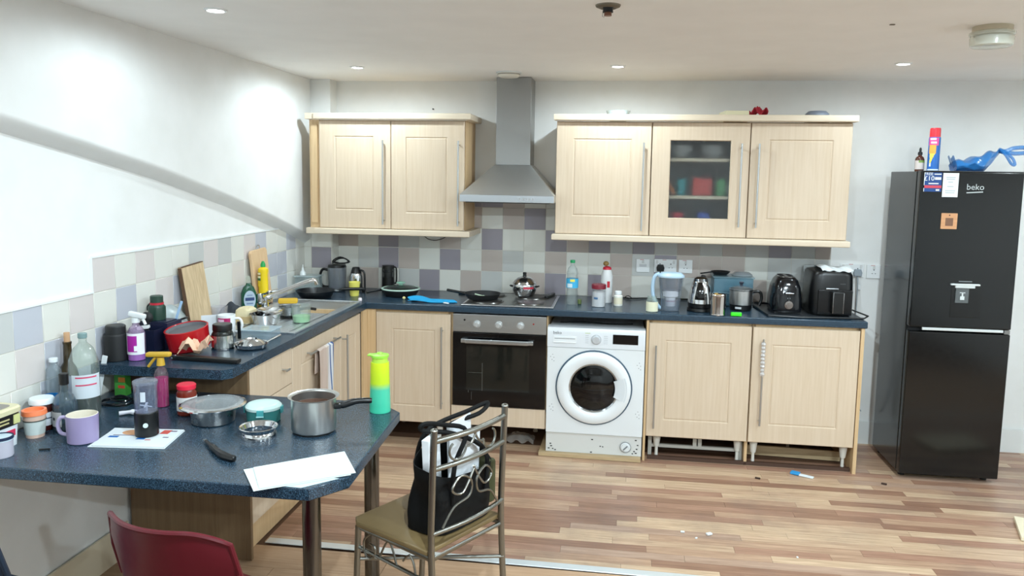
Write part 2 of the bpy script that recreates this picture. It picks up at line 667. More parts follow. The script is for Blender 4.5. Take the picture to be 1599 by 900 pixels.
def downlight(x, y, label, power=1.0):
    t = Tn('downlight', label, 'ceiling light', (x, y, H), 0, 'recessed ceiling spotlights')
    P('trim_ring', t, WHITE, B().lathe([(0.030, 0.0), (0.044, 0.0), (0.043, -0.004), (0.034, -0.007), (0.030, -0.004), (0.030, 0.0)], 28))
    P('lens', t, GLOW, B().lathe([(0.0, -0.002), (0.029, -0.002), (0.029, -0.004), (0.0, -0.0045)], 24))
    ld = bpy.data.lights.new('downlight_lamp', 'SPOT')
    ld.energy = LAMP_W * power
    ld.color = LAMP_COL
    ld.spot_size = R(179)
    ld.spot_blend = 0.4
    ld.shadow_soft_size = 0.03
    lo = bpy.data.objects.new('lamp', ld)
    COL.objects.link(lo)
    lo.parent = t
    lo.location = (0, 0, -0.015)


for x, y, lb in ((0.59, -0.70, 'lit recessed spotlight above the left wall cabinet'), (2.113, -0.707, 'lit recessed spotlight above the first door of the right wall cabinets'),
                 (3.609, -0.765, 'lit recessed spotlight between right wall cabinets and fridge'), (0.583, -2.316, 'lit recessed spotlight nearest the left wall, at the top of the photo'),
                 (3.6, -2.3, 'recessed spotlight out of frame above the right floor'), (5.05, -2.3, 'recessed spotlight out of frame by the right wall'), (5.05, -0.77, 'recessed spotlight out of frame right of the fridge'),
                 (0.59, -3.9, 'recessed spotlight behind the camera by the left wall'), (2.1, -3.9, 'recessed spotlight behind the camera in the middle'), (3.6, -3.9, 'recessed spotlight behind the camera on the right'),
                 (1.35, -5.9, 'recessed spotlight at the far end of the room, left'), (3.6, -5.9, 'recessed spotlight at the far end of the room, right')):
    downlight(x, y, lb, (0.40 if x < 3 else 0.24) if y > -1 else ((0.24 if x < 1 else 0.85) if y > -3 else (0.4 if x < 1.5 else 2.1)))
t = Tn('dead_downlight', 'black unlit lamp holder hanging from the ceiling hole at the top centre', 'ceiling light', (2.087, -2.296, H))
P('trim_ring', t, M((120, 112, 96), 0.5, 0.6), B().lathe([(0.02, 0), (0.046, 0), (0.044, -0.006), (0.03, -0.012), (0.02, -0.008), (0.02, 0)]))
P('holder', t, MATTE, B().lathe([(0, 0), (0.022, 0), (0.017, -0.012), (0.019, -0.026), (0, -0.026)]))
P('socket', t, M((120, 78, 58), 0.4), B().lathe([(0, -0.026), (0.013, -0.026), (0.014, -0.038), (0, -0.040)]))
P('clip', t, DULL, B().tube([(-0.018, 0, -0.02), (-0.02, 0, -0.04), (-0.012, 0, -0.042)], 0.001, 6))
t = Tn('smoke_alarm', 'flat round white smoke alarm on the ceiling above the hood', 'smoke alarm', (1.457, -0.445, H))
P('base', t, WPLAS, B().lathe([(0, 0), (0.078, 0), (0.078, -0.006), (0.070, -0.008), (0, -0.008)]))
P('cover', t, M((226, 222, 210), 0.45), B().lathe([(0, -0.008), (0.068, -0.008), (0.066, -0.022), (0.058, -0.03), (0, -0.033)]))
P('vent_ring', t, M((120, 116, 108), 0.6), B().lathe([(0.0665, -0.012), (0.0685, -0.012), (0.0685, -0.015), (0.0665, -0.015)]))
t = Tn('heat_detector', 'round ceiling detector in a clear ribbed dust cover at the top right', 'smoke alarm', (3.60, -1.80, H))
P('base', t, M((196, 184, 160), 0.5), B().lathe([(0, 0), (0.072, 0), (0.072, -0.024), (0, -0.024)]))
P('dust_cover', t, clear((236, 240, 226), 0.8), B().lathe([(0.076, -0.02), (0.082, -0.024), (0.082, -0.034), (0.076, -0.038), (0.079, -0.044), (0.077, -0.075), (0.070, -0.080), (0, -0.080)]))
P('sensor', t, WPLAS, B().lathe([(0, -0.024), (0.062, -0.024), (0.058, -0.05), (0.03, -0.06), (0, -0.06)]))
P('band', t, M((110, 104, 92), 0.5), B().lathe([(0.0625, -0.034), (0.065, -0.034), (0.065, -0.038), (0.0625, -0.038)]))

# ---------------------------------------------------------------- worktops
S('worktop', 'dark speckled laminate worktop along the back wall under the hood and kettles', 'worktop',
  B().prism([(0.203, -0.008), (0.203, -0.122), (0.008, -0.122), (0.008, -0.60), (0.602, -0.60), (0.606, -0.605), (3.570, -0.605), (3.570, -0.008)], WT - 0.04, WT, 0.006), TOP)
# leg of the L with a hole for the sink
XS0, XS1, YS0, YS1 = 0.25, 0.535, -1.06, -0.66
lb = B()
lb.prism([(0.008, YS0), (0.008, -2.345), (0.575, -2.335), (0.606, -2.30), (0.606, YS0)], WT - 0.04, WT)
lb.bx(0.008, 0.606, YS1, -0.602, WT - 0.04, WT).bx(0.008, XS0, YS0, YS1, WT - 0.04, WT).bx(XS1, 0.606, YS0, YS1, WT - 0.04, WT)
S('worktop', 'dark speckled laminate worktop along the left wall holding the sink', 'worktop', lb, TOP)
pb = B().prism([(0.008, -2.165), (0.008, -3.083), (1.25, -3.075), (1.335, -2.96), (1.305, -2.285), (1.185, -2.168)], PT - 0.04, PT, 0.005)
t = Tn('peninsula_table', 'dark speckled peninsula table with clipped corners on steel posts, in the foreground', 'table', (0, 0, 0))
P('table_top', t, TOP, pb)
for x, y in ((1.195, -2.31), (1.185, -2.90)):
    lg = P('leg', t, M((110, 108, 104), 0.22, 1.0), B().cyl((0, 0, 0), 0.03, PT - 0.04), None, (x, y, 0))
    P('flange', lg, M((110, 108, 104), 0.3, 1.0), B().lathe([(0.029, PT - 0.041), (0.05, PT - 0.041), (0.05, PT - 0.048), (0.031, PT - 0.056)]))
    P('foot', lg, MATTE, B().cyl((0, 0, 0), 0.034, 0.015))

# ---------------------------------------------------------------- base cabinets
YF = -0.567          # carcass front plane; doors add 18 mm


def foot_b(h=0.157):
    return B().lathe([(0, 0), (0.015, 0), (0.016, 0.01), (0.010, 0.018), (0.009, h * 0.45), (0.016, h * 0.5), (0.024, h - 0.02), (0.024, h), (0, h)], 14)


FOOT = M((206, 204, 196), 0.5)


def base_unit(name, label, x0, x1, z0, z1, dx0, dx1, handle, m, feet=(), handle_mat=BRUSH):
    t = Tn(name, label, 'cabinet', (x0, YF, 0), 0)
    wd = x1 - x0
    c = B().bx(0, 0.018, 0.012, 0.545, z0, z1).bx(wd - 0.018, wd, 0.012, 0.545, z0, z1).bx(0.018, wd - 0.018, 0.012, 0.545, z0, z0 + 0.018).bx(0.018, wd - 0.018, 0.52, 0.545, z0 + 0.018, z1).bx(0.018, wd - 0.018, 0, 0.09, z1 - 0.018, z1)
    P('carcass', t, CARC, c)
    d = P('door', t, MAPLE, door_b(dx1 - dx0, 0.694, 0.018, m), None, (dx0 - x0, -0.001, z0), False)
    if handle:
        hx, a, b_ = handle
        P('handle', d, handle_mat, bar_handle(hx - dx0, a - z0, b_ - z0))
    for fx, fy in feet:
        P('foot', t, FOOT, foot_b(z0), None, (fx, fy, 0))
    return t, d


base_unit('base_cabinet', 'maple base cabinet in the corner with the door left of the oven', 0.607, 1.138, 0.157, 0.868, 0.662, 1.136,
          (1.086, 0.262, 0.775), (0.104, 0.097, 0.104, 0.10), ((0.45, 0.05), (0.1, 0.45)))
t, d = base_unit('base_cabinet', 'maple base cabinet right of the washing machine with handle at left', 2.345, 2.938, 0.157, 0.868, 2.345, 2.936,
                 (2.387, 0.215, 0.72), (0.097, 0.112, 0.104, 0.10), ((0.07, 0.05), (0.55, 0.05)))
t, d = base_unit('base_cabinet', 'maple base cabinet at the right end of the run with taped handle', 2.942, 3.540, 0.157, 0.868, 2.944, 3.539,
                 (3.0, 0.268, 0.785), (0.11, 0.10, 0.108, 0.10), ((0.045, 0.04), (0.56, 0.04), (0.30, 0.30)))
tp = B()
for k in range(9):
    z = 0.56 - k * 0.022 + 0.10
    tp.lathe([(0.0075 + 0.004 * random.random(), z - 0.012), (0.012 + 0.004 * random.random(), z), (0.0075 + 0.003 * random.random(), z + 0.012)], 9)
dd = [c for c in t.children if c.name.startswith('door')][0]
P('tape_wrap', dd, clear((226, 222, 220), 1.1, 0.2), tp, 'crumpled clear tape wound round the handle', (0.056, -0.05, -0.06))
S('end_panel', 'maple end panel closing the right end of the base cabinets', 'panel', B().bx(3.543, 3.563, -0.587, -0.01, 0.0, 0.868, 0.001), MAPLE_EDGE)
S('end_panel', 'narrow maple panel between the washing machine and the base cabinet', 'panel', B().bx(2.329, 2.343, -0.585, -0.01, 0.0, 0.868, 0.001), MAPLE_EDGE)
S('end_panel', 'short brown panel on the floor under the joint of the two right base cabinets', 'panel', B().bx(2.931, 2.948, -0.55, -0.02, 0.0, 0.155, 0.001), MAPLE_EDGE)
S('filler_post', 'plain maple corner post between the two runs of base cabinets', 'panel',
  B().bx(0.588, 0.606, -0.66, -0.587, 0.157, 0.868, 0.001).bx(0.588, 0.660, -0.587, -0.569, 0.157, 0.868, 0.001), MAPLE_EDGE)
# frames lying under the cabinet right of the washer
fb = B()
for z in (0.062, 0.128):
    fb.bx(0, 0.56, 0, 0.02, z, z + 0.018)
for x in (0.0, 0.27, 0.30, 0.54):
    fb.bx(x, x + 0.022, 0.001, 0.019, 0.0 if x in (0, 0.54) else 0.062, 0.146)
S('wire_rack', 'grey slatted frame stored under the cabinet right of the washing machine', 'rack', fb, M((178, 176, 168), 0.5), (2.365, -0.50, 0.0))
S('plinth_board', 'fallen plinth board lying in the dark under the right end cabinet', 'board', B().box((0, 0, 0.03), (0.58, 0.016, 0.06), 0.001), RAW, (3.24, -0.36, 0.0), R(-3))
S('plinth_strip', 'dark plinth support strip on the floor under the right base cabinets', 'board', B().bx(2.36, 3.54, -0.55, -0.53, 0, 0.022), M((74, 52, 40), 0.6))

# ---------------------------------------------------------------- left run of base cabinets (fronts face +x)
XF = 0.567


def left_unit(label, y0, y1):
    t = Tn('base_cabinet', label, 'cabinet', (XF, y0, 0), pi / 2)
    wd = y1 - y0
    P('carcass', t, CARC, B().bx(0, 0.018, 0, 0.55, 0.157, 0.868).bx(wd - 0.018, wd, 0, 0.55, 0.157, 0.868).bx(0.018, wd - 0.018, 0, 0.55, 0.157, 0.175).bx(0.018, wd - 0.018, 0.53, 0.55, 0.175, 0.868))
    for q in (0.06, wd - 0.06):
        P('foot', t, FOOT, foot_b(), None, (q, 0.08, 0))
    return t, wd


t, wd = left_unit('maple drawer cabinet at the near end of the left run above the table', -2.118, -1.676)
for z0, z1, nm in ((0.158, 0.345, 0), (0.348, 0.52, 0), (0.523, 0.682, 1), (0.686, 0.864, 2)):
    dr = P('drawer', t, MAPLE, door_b(wd - 0.004, z1 - z0, 0.018, (0.0, 0.0, 0.0, 0.0)) if False else B().bx(0, wd - 0.004, -0.018, 0, 0, z1 - z0, 0.002), None, (0.002, -0.001, z0))
    if nm == 1:
        P('handle', dr, BRUSH, bar_handle(0, 0.12, 0.42, hor=True, z=(z1 - z0) / 2 + 0.03), 'loose brushed steel bar handle')
    if nm == 2:
        P('knob', dr, BRUSH, B().tube([(0.33, -0.017, 0.09), (0.33, -0.045, 0.09)], 0.0045, 8).tube([(0.31, -0.047, 0.09), (0.35, -0.047, 0.09)], 0.0055, 8), 'short steel knob left from a handle')
t, wd = left_unit('maple sink cabinet with the tea towel on its horizontal handle', -1.672, -1.022)
d = P('door', t, MAPLE, door_b(wd - 0.004, 0.694, 0.018, (0.1, 0.1, 0.1, 0.1)), None, (0.002, -0.001, 0.158), False)
P('handle', d, BRUSH, bar_handle(0, 0.15, 0.58, hor=True, z=0.632))
t, wd = left_unit('narrow maple cabinet left of the inner corner with an upright handle', -1.018, -0.662)
d = P('door', t, MAPLE, door_b(wd - 0.004, 0.694, 0.018, (0.085, 0.085, 0.1, 0.1)), None, (0.002, -0.001, 0.158), False)
P('handle', d, BRUSH, bar_handle(0.035, 0.11, 0.625))
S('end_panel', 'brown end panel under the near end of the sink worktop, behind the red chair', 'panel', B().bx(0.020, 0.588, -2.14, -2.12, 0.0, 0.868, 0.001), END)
S('plinth', 'maple plinth board below the left run of base cabinets', 'plinth', B().bx(0.52, 0.536, -2.118, -0.60, 0.0, 0.15, 0.001), MAPLE_EDGE)

# ---------------------------------------------------------------- wall cabinets
YW = -0.342


def wall_unit(label, x0, doors, z0=1.352, z1=2.048, glass=False, filler=0.0):
    x1 = doors[-1][1]
    t = Tn('wall_cabinet', label, 'cabinet', (x0, YW, z0), 0)
    h, wd = z1 - z0, x1 - x0
    c = B().bx(0, 0.018, 0.014, 0.338, 0, h).bx(wd - 0.018, wd, 0.014, 0.338, 0, h).bx(0.018, wd - 0.018, 0.014, 0.338, 0, 0.018).bx(0.018, wd - 0.018, 0.014, 0.338, h - 0.018, h).bx(0.018, wd - 0.018, 0.33, 0.338, 0.018, h - 0.018)
    P('carcass', t, CARC, c)
    for dx0, dx1, m, hx in doors:
        d = P('door', t, MAPLE, door_b(dx1 - dx0 - 0.004, h - 0.008, 0.018, m, glass), None, (dx0 - x0 + 0.0015, -0.001, 0.002), False)
        ha, hb = (0.03, 0.565) if not glass and hx < 2.6 else (0.065, 0.565)
        P('handle', d, BRUSH, bar_handle(hx - dx0, ha, hb))
        if glass:
            P('glass_pane', d, FROST, B().bx(m[0] - 0.01, dx1 - dx0 - m[1] + 0.006, -0.008, -0.004, m[2] - 0.01, h - 0.008 - m[3] + 0.01), 'frosted glass pane')
    if filler:
        P('filler_panel', t, MAPLE_EDGE, B().bx(-filler, 0, 0.0, 0.018, 0, h, 0.001).bx(-filler + 0.012, -0.012, -0.008, 0, 0.03, h - 0.03, 0.001))
    return t


FROST, nt_, b_ = _new('frosted_glass')
b_.inputs['Base Color'].default_value = (0.86, 0.9, 0.9, 1)
b_.inputs['Transmission Weight'].default_value = 1.0
b_.inputs['Roughness'].default_value = 0.34
b_.inputs['IOR'].default_value = 1.4
wall_unit('maple wall cabinet with two doors left of the hood', 0.208, [(0.2125, 0.692, (0.103, 0.112, 0.117, 0.097), 0.645), (0.692, 1.171, (0.095, 0.108, 0.105, 0.10), 1.134)], filler=0.066)
wall_unit('maple wall cabinet with one door right of the hood', 1.748, [(1.748, 2.329, (0.104, 0.116, 0.111, 0.10), 2.280)])
gt = wall_unit('maple wall cabinet with a frosted glass door', 2.331, [(2.331, 2.910, (0.106, 0.106, 0.108, 0.104), 2.856)], glass=True)
P('back_panel', gt, M((92, 96, 100), 0.6), B().bx(0.019, 0.560, 0.322, 0.3295, 0.019, 0.677))
for z in (0.24, 0.468):
    P('shelf', gt, MAPLE_X, B().bx(0.019, 0.56, 0.03, 0.321, z - 0.009, z + 0.009))
wall_unit('maple wall cabinet at the right end, nearest the fridge', 2.912, [(2.912, 3.491, (0.105, 0.103, 0.109, 0.097), 2.957)])


def moulding(x0, x1, z0, z1, lab, left_step=None, ret=True):
    b = B()
    b.prism([(x0, -0.402), (x1, -0.402), (x1, -0.004), (x1 - 0.05, -0.004), (x1 - 0.05, -0.34), (x0, -0.34)], z0, z1, 0.007)
    if left_step:
        b.bx(left_step, x0, -0.392, -0.34, z0, z1, 0.004)
    return S('cornice', lab, 'moulding', b, MAPLE_X)


moulding(0.193, 1.214, 2.0485, 2.088, 'maple cornice along the top of the left wall cabinet', 0.13)
moulding(0.193, 1.214, 1.314, 1.3515, 'maple pelmet strip below the left wall cabinet', 0.13)
moulding(1.732, 3.508, 2.0485, 2.088, 'long maple cornice along the top of the right wall cabinets')
moulding(1.732, 3.502, 1.314, 1.3515, 'long maple pelmet strip below the right wall cabinets')
S('loose_cable', 'thin loose cable dangling below the left wall cabinet pelmet', 'cable', B().tube([(0.815, -0.10, 1.32), (0.84, -0.06, 1.285), (0.87, -0.05, 1.265), (0.92, -0.05, 1.262), (0.98, -0.06, 1.285), (1.0, -0.1, 1.32)], 0.003, 6, False, 4), M((70, 66, 62), 0.5))

# things inside the glass cabinet
ci = gt.location
S('orange_packet', 'orange brown packet leaning at the left of the middle shelf behind frosted glass', 'packet', B().box((0, 0, 0.06), (0.02, 0.10, 0.12), 0.006, (0, R(-28), 0)), M((206, 120, 60), 0.5), (ci.x + 0.12, ci.y + 0.11, ci.z + 0.250))
S('teal_cup', 'teal cup tipped towards the left behind the frosted glass', 'cup', B().lathe(vessel([(0.025, 0), (0.036, 0.10)])), M((30, 140, 150), 0.4), (ci.x + 0.19, ci.y + 0.10, ci.z + 0.2495))
S('red_packet', 'red food packet in the middle behind the frosted glass', 'packet', B().box((0, 0, 0.055), (0.12, 0.06, 0.11), 0.015), M((196, 60, 54), 0.5), (ci.x + 0.32, ci.y + 0.12, ci.z + 0.2495))
S('green_packet', 'green packet at the right of the middle shelf behind frosted glass', 'packet', B().box((0, 0, 0.05), (0.06, 0.08, 0.1), 0.012), M((60, 140, 80), 0.5), (ci.x + 0.43, ci.y + 0.1, ci.z + 0.2495))
S('white_tub', 'white tub beside the green packet behind the frosted glass', 'tub', B().lathe([(0, 0), (0.032, 0), (0.036, 0.07), (0, 0.07)]), WPLAS, (ci.x + 0.5, ci.y + 0.1, ci.z + 0.2495))
for x, nm, c, lb in ((0.17, 'red_lid_jar', (214, 50, 70), 'jar with a red lid on the bottom shelf behind frosted glass'), (0.33, 'blue_lid_jar', (50, 90, 190), 'jar with a blue lid on the bottom shelf behind frosted glass')):
    t = Tn(nm, lb, 'jar', (ci.x + x, ci.y + 0.09, ci.z + 0.0185))
    P('body', t, M((160, 158, 150), 0.3), B().lathe([(0, 0), (0.04, 0), (0.04, 0.085), (0.034, 0.095), (0, 0.095)]))
    P('lid', t, M(c, 0.4), B().cyl((0, 0, 0.0955), 0.04, 0.028))
for x, lb in ((0.18, 'grey bowl at the left of the top shelf behind frosted glass'), (0.38, 'grey bowl at the right of the top shelf behind frosted glass')):
    S('bowl', lb, 'bowl', B().lathe(vessel([(0.03, 0), (0.07, 0.04), (0.078, 0.08)])), M((176, 178, 182), 0.4), (ci.x + x, ci.y + 0.15, ci.z + 0.4775))

# things on top of the wall cabinets
ZC = 2.088
S('glass_dish', 'clear glass dish lying on top of the first right wall cabinet', 'dish', B().lathe(vessel([(0.05, 0), (0.07, 0.05), (0.075, 0.066)])), clear((204, 216, 214), 0.7), (2.12, -0.30, 2.0485))
S('baking_tin', 'cream rectangular tin on top of the right wall cabinets', 'tin', B().box((0, 0, 0.034), (0.14, 0.2, 0.066), 0.004), M((222, 214, 180), 0.5), (2.82, -0.24, 2.049), R(5))
S('red_cloth', 'small crumpled red cloth on top of the right wall cabinets', 'cloth',
  B().sheet(lambda u, v: ((u - .5) * .1, (v - .5) * .1, 0.05 + 0.03 * sin(u * 9 + v * 3) * cos(v * 8) + 0.02 * (1 - abs(u - .5) * 2)), 10, 10, 0.004), M((170, 30, 50), 0.7), (2.97, -0.22, 2.058))
S('grey_dish', 'grey upturned dish on the right end of the wall cabinet top', 'dish', B().lathe([(0, 0.074), (0.05, 0.070), (0.068, 0.054), (0.07, 0), (0, 0)]), M((120, 128, 142), 0.4), (3.30, -0.28, 2.0485))

# ---------------------------------------------------------------- oven
t = Tn('oven', 'built-in electric oven with steel control strip and black glass door', 'oven', (1.145, -0.567, 0))
P('casing', t, DULL, B().bx(0.01, 0.582, 0.0, 0.5, 0.285, 0.860))
cp = P('control_panel', t, BRUSH, B().bx(0.008, 0.585, -0.024, 0, 0.750, 0.860, 0.002), 'brushed steel control strip')
for x in (0.157, 0.292, 0.427):
    P('knob', cp, M((206, 208, 208), 0.35, 0.6), B().cyl((x, -0.0235, 0.800), 0.0235, 0.006, axis='Y').cyl((x, -0.029, 0.800), 0.019, 0.018, 0.016, axis='Y', bev=0.002).box((x, -0.048, 0.800), (0.004, 0.004, 0.026), 0.001))
P('pilot_lamp', cp, M((150, 24, 26), 0.3), B().cyl((0.507, -0.0235, 0.814), 0.005, 0.004, axis='Y'))
P('timer_hole', cp, BLACK, B().cyl((0.081, -0.0235, 0.824), 0.006, 0.002, axis='Y'))
dg = P('door', t, GLOSSB, B().bx(0.008, 0.585, -0.03, 0, 0.287, 0.747, 0.003), 'black glass door')
P('window', dg, M((26, 27, 24), 0.06), B().bx(0.095, 0.485, -0.0308, -0.0295, 0.385, 0.665, 0.0))
P('handle', dg, M((196, 200, 202), 0.25, 0.9), B().box((0.286, -0.062, 0.700), (0.39, 0.014, 0.026), 0.004).bx(0.065, 0.10, -0.06, -0.03, 0.688, 0.712, 0.003).bx(0.475, 0.51, -0.06, -0.03, 0.688, 0.712, 0.003))
P('drip_mark', dg, M((92, 92, 86), 0.6), B().bx(0.108, 0.110, -0.0306, -0.0298, 0.37, 0.50).bx(0.194, 0.1965, -0.0312, -0.0298, 0.385, 0.56).bx(0.128, 0.1295, -0.0306, -0.0298, 0.325, 0.375).bx(0.108, 0.196, -0.0312, -0.0304, 0.497, 0.4985))
t = Tn('oven_housing', 'maple housing panel below the oven door', 'cabinet', (1.142, -0.567, 0))
P('carcass', t, CARC, B().bx(0, 0.596, 0.0, 0.53, 0.262, 0.282).bx(0, 0.006, 0.0, 0.53, 0.157, 0.868).bx(0.59, 0.596, 0.0, 0.53, 0.157, 0.868).bx(0, 0.596, 0.02, 0.53, 0.157, 0.17))
P('front_panel', t, MAPLE, B().bx(0.002, 0.590, -0.018, 0, 0.160, 0.281, 0.002))
for x in (0.05, 0.49):
    P('foot', t, FOOT, foot_b(), None, (x, 0.40, 0))
S('crumpled_bag', 'crumpled clear bag on the floor in the dark under the oven', 'bag',
  B().sheet(lambda u, v: ((u - .5) * .2, (v - .5) * .12, 0.02 + 0.04 * sin(pi * u) * sin(pi * v) + 0.012 * sin(u * 17 + v * 5) * cos(v * 13)), 14, 10, 0.003), clear((210, 206, 200), 0.4, 0.15), (1.55, -0.40, 0.006))

# ---------------------------------------------------------------- hob
t = Tn('hob', 'steel electric hob with four plates set in the worktop below the hood', 'hob', (1.485, -0.335, WT))
P('tray', t, M((226, 228, 230), 0.2, 0.9), B().prism([(-0.285, -0.245), (0.285, -0.245), (0.285, 0.245), (-0.285, 0.245)], 0.0005, 0.009, 0.005))
P('surface', t, M((128, 128, 126), 0.3, 0.9), B().bx(-0.27, 0.27, -0.23, 0.23, 0.0092, 0.0105))
for x, y, r in ((-0.14, -0.11, 0.09), (0.13, -0.115, 0.082), (-0.14, 0.12, 0.075), (0.12, 0.115, 0.09)):
    p_ = P('hot_plate', t, M((112, 106, 108), 0.35, 0.6) if x > 0 and y < 0 else M((62, 60, 58), 0.42, 0.5), B().lathe([(r, 0.010), (r, 0.018), (r - 0.006, 0.020), (0.02, 0.020), (0.018, 0.0185), (0, 0.0185)]), None, (x, y, 0))
    P('ring', p_, M((120, 118, 114), 0.3, 1.0), B().lathe([(r + 0.001, 0.0107), (r + 0.012, 0.0107), (r + 0.009, 0.0145), (r + 0.001, 0.015)]))
HZ = WT + 0.0203
# pot shaped like a kettle
t = Tn('stock_pot', 'shiny round steel pot with domed lid and black knob on the hob', 'pot', (1.548, -0.225, HZ))
P('body', t, CHROME, B().lathe(vessel([(0.052, 0), (0.062, 0.004), (0.076, 0.035), (0.079, 0.06), (0.076, 0.075), (0.074, 0.08)]), 36))
P('lid', t, CHROME, B().lathe([(0.075, 0.0805), (0.077, 0.084), (0.066, 0.10), (0.045, 0.118), (0.022, 0.126), (0.0, 0.127)], 36))
P('knob', t, BLACK, B().lathe([(0, 0.1265), (0.014, 0.1265), (0.011, 0.134), (0.0125, 0.15), (0.009, 0.154), (0, 0.155)]))
for s_ in (-1, 1):
    P('handle', t, BLACK, B().tube([(s_ * 0.078, -0.02, 0.06), (s_ * 0.092, -0.012, 0.064), (s_ * 0.094, 0.012, 0.064), (s_ * 0.078, 0.02, 0.06)], 0.004, 8, False, 3))
P('sticker', t, M((190, 50, 70), 0.5), arc(0.0795, 0.052, 0.066, -62, 26))
t = Tn('frying_pan', 'black frying pan with food scraps on the left front hob plate', 'frying pan', (1.305, -0.415, HZ))
P('pan', t, MATTE, B().lathe(vessel([(0.088, 0), (0.096, 0.004), (0.112, 0.034), (0.115, 0.037)]), 36))
P('handle', t, BLACK, B().tube([(-0.108, 0.0, 0.028), (-0.16, 0.02, 0.034), (-0.24, 0.055, 0.040)], 0.009, 8, False, 3))
S('spatula', 'small pale green and orange spatula lying in the hob frying pan', 'spatula', B().box((0.0, 0, 0.0), (0.05, 0.03, 0.006), 0.002, (0, R(14), 0)).box((-0.05, 0, 0.010), (0.05, 0.012, 0.006), 0.002, (0, R(10), 0)), M((196, 214, 186), 0.5), (1.33, -0.44, HZ + 0.016), R(-12))
S('black_bar', 'black plastic bar lying at the right back of the hob', 'bar', B().box((0, 0, 0.011), (0.022, 0.16, 0.02), 0.006), BLACK, (1.712, -0.18, WT + 0.0092), R(-14))

# ---------------------------------------------------------------- cooker hood
t = Tn('cooker_hood', 'stainless chimney cooker hood between the wall cabinets', 'cooker hood', (1.4585, 0, 0))
P('chimney', t, M((160, 160, 158), 0.36, 1.0), B().bx(-0.112, 0.112, -0.225, -0.009, 1.775, H - 0.002, 0.003).bx(-0.109, 0.109, -0.222, -0.012, 1.77, 1.80))
hb = bmesh.new()
lo = [hb.verts.new(p) for p in ((-0.292, -0.49, 1.588), (0.292, -0.49, 1.588), (0.292, -0.009, 1.588), (-0.292, -0.009, 1.588))]
hi = [hb.verts.new(p) for p in ((-0.118, -0.232, 1.775), (0.118, -0.232, 1.775), (0.118, -0.009, 1.775), (-0.118, -0.009, 1.775))]
for i in range(4):
    hb.faces.new((lo[i], lo[(i + 1) % 4], hi[(i + 1) % 4], hi[i]))
hb.faces.new(hi)
hb.faces.new(list(reversed(lo)))
bmesh.ops.recalc_face_normals(hb, faces=hb.faces)
P('canopy', t, M((206, 210, 212), 0.42, 1.0), B()._add(hb))  # brighter steel than the chimney: reflected ceiling light is put into its colour
P('front_band', t, M((190, 194, 198), 0.34, 1.0), B().bx(-0.292, 0.292, -0.49, -0.009, 1.544, 1.5878, 0.002))
for k in range(5):
    P('button', t, CHROME, B().cyl((0.085 + k * 0.019, -0.4895, 1.566), 0.0055, 0.004, axis='Y'))
P('filter', t, M((96, 98, 98), 0.5, 1.0), B().bx(-0.26, 0.26, -0.46, -0.05, 1.538, 1.545))

# ---------------------------------------------------------------- washing machine
WM = M((226, 230, 232), 0.3)
t = Tn('washing_machine', 'white built-in washing machine without its cabinet door, left of two base cabinets', 'washing machine', (1.7395, -0.60, 0.024))
P('casing', t, WM, B().bx(0.004, 0.580, 0.02, 0.54, 0.005, 0.775, 0.006).bx(0, 0.584, 0, 0.03, 0.125, 0.658, 0.004))
P('control_panel', t, M((220, 224, 228), 0.3), B().prism([(0.0, 0.0), (-0.006, 0.0), (-0.006, 0.09), (0.004, 0.118), (0.02, 0.124), (0.06, 0.124), (0.06, 0.0)], 0.0, 0.584, 0, Matrix(((0, 0, 1, 0), (1, 0, 0, 0), (0, 1, 0, 0.6605), (0, 0, 0, 1)))))
cp = [c for c in t.children if c.name.startswith('control_panel')][0]
P('drawer', cp, WM, B().bx(0.035, 0.175, -0.0085, -0.0055, 0.687, 0.728, 0.001).bx(0.042, 0.168, -0.0095, -0.008, 0.716, 0.722).bx(0.04, 0.17, -0.013, -0.008, 0.688, 0.693, 0.001))
P('drawer_slot', cp, M((140, 146, 150), 0.5), B().bx(0.043, 0.167, -0.0093, -0.0083, 0.712, 0.7195))
P('dial', cp, M((206, 210, 214), 0.25, 0.3), B().cyl((0.293, -0.0055, 0.714), 0.031, 0.003, axis='Y').cyl((0.293, -0.008, 0.714), 0.026, 0.017, 0.022, axis='Y', bev=0.002).box((0.293, -0.0255, 0.722), (0.004, 0.003, 0.03), 0.001))
P('display', cp, GLOSSB, B().bx(0.392, 0.542, -0.008, -0.0055, 0.692, 0.750, 0.001))
text('beko', 0.026, cp, M((90, 94, 98), 0.5), (0.06, -0.0064, 0.748))
pr_ = B()
for k in range(5):
    pr_.bx(0.228, 0.248, -0.0066, -0.0058, 0.692 + k * 0.011, 0.694 + k * 0.011).bx(0.338, 0.362, -0.0066, -0.0058, 0.692 + k * 0.011, 0.694 + k * 0.011)
P('printed_marks', cp, M((168, 174, 178), 0.5), pr_)
P('energy_mark', cp, M((190, 206, 150), 0.5), B().bx(0.226, 0.258, -0.0066, -0.0058, 0.75, 0.754))
MW = Matrix.Translation((0.286, -0.001, 0.418)) @ Matrix.Rotation(pi / 2, 4, 'X')
dr = P('door', t, M((230, 234, 236), 0.22), B().lathe([(0.222, 0.002), (0.222, 0.014), (0.214, 0.024), (0.19, 0.03), (0.165, 0.026), (0.150, 0.016), (0.150, 0.002)], 56, MW), 'white porthole door')
P('seal_ring', dr, M((70, 92, 110), 0.4), B().lathe([(0.2225, 0.0), (0.231, 0.0), (0.231, 0.004), (0.2225, 0.005)], 56, MW))
P('chrome_ring', dr, M((190, 196, 200), 0.12, 0.9), B().lathe([(0.150, 0.003), (0.1495, 0.017), (0.142, 0.012), (0.140, 0.003)], 56, MW))
P('porthole_glass', dr, M((6, 8, 9), 0.05), B().lathe([(0.1395, 0.004), (0.12, 0.006), (0.09, 0.018), (0.05, 0.024), (0, 0.026)], 48, MW), 'dark porthole glass')
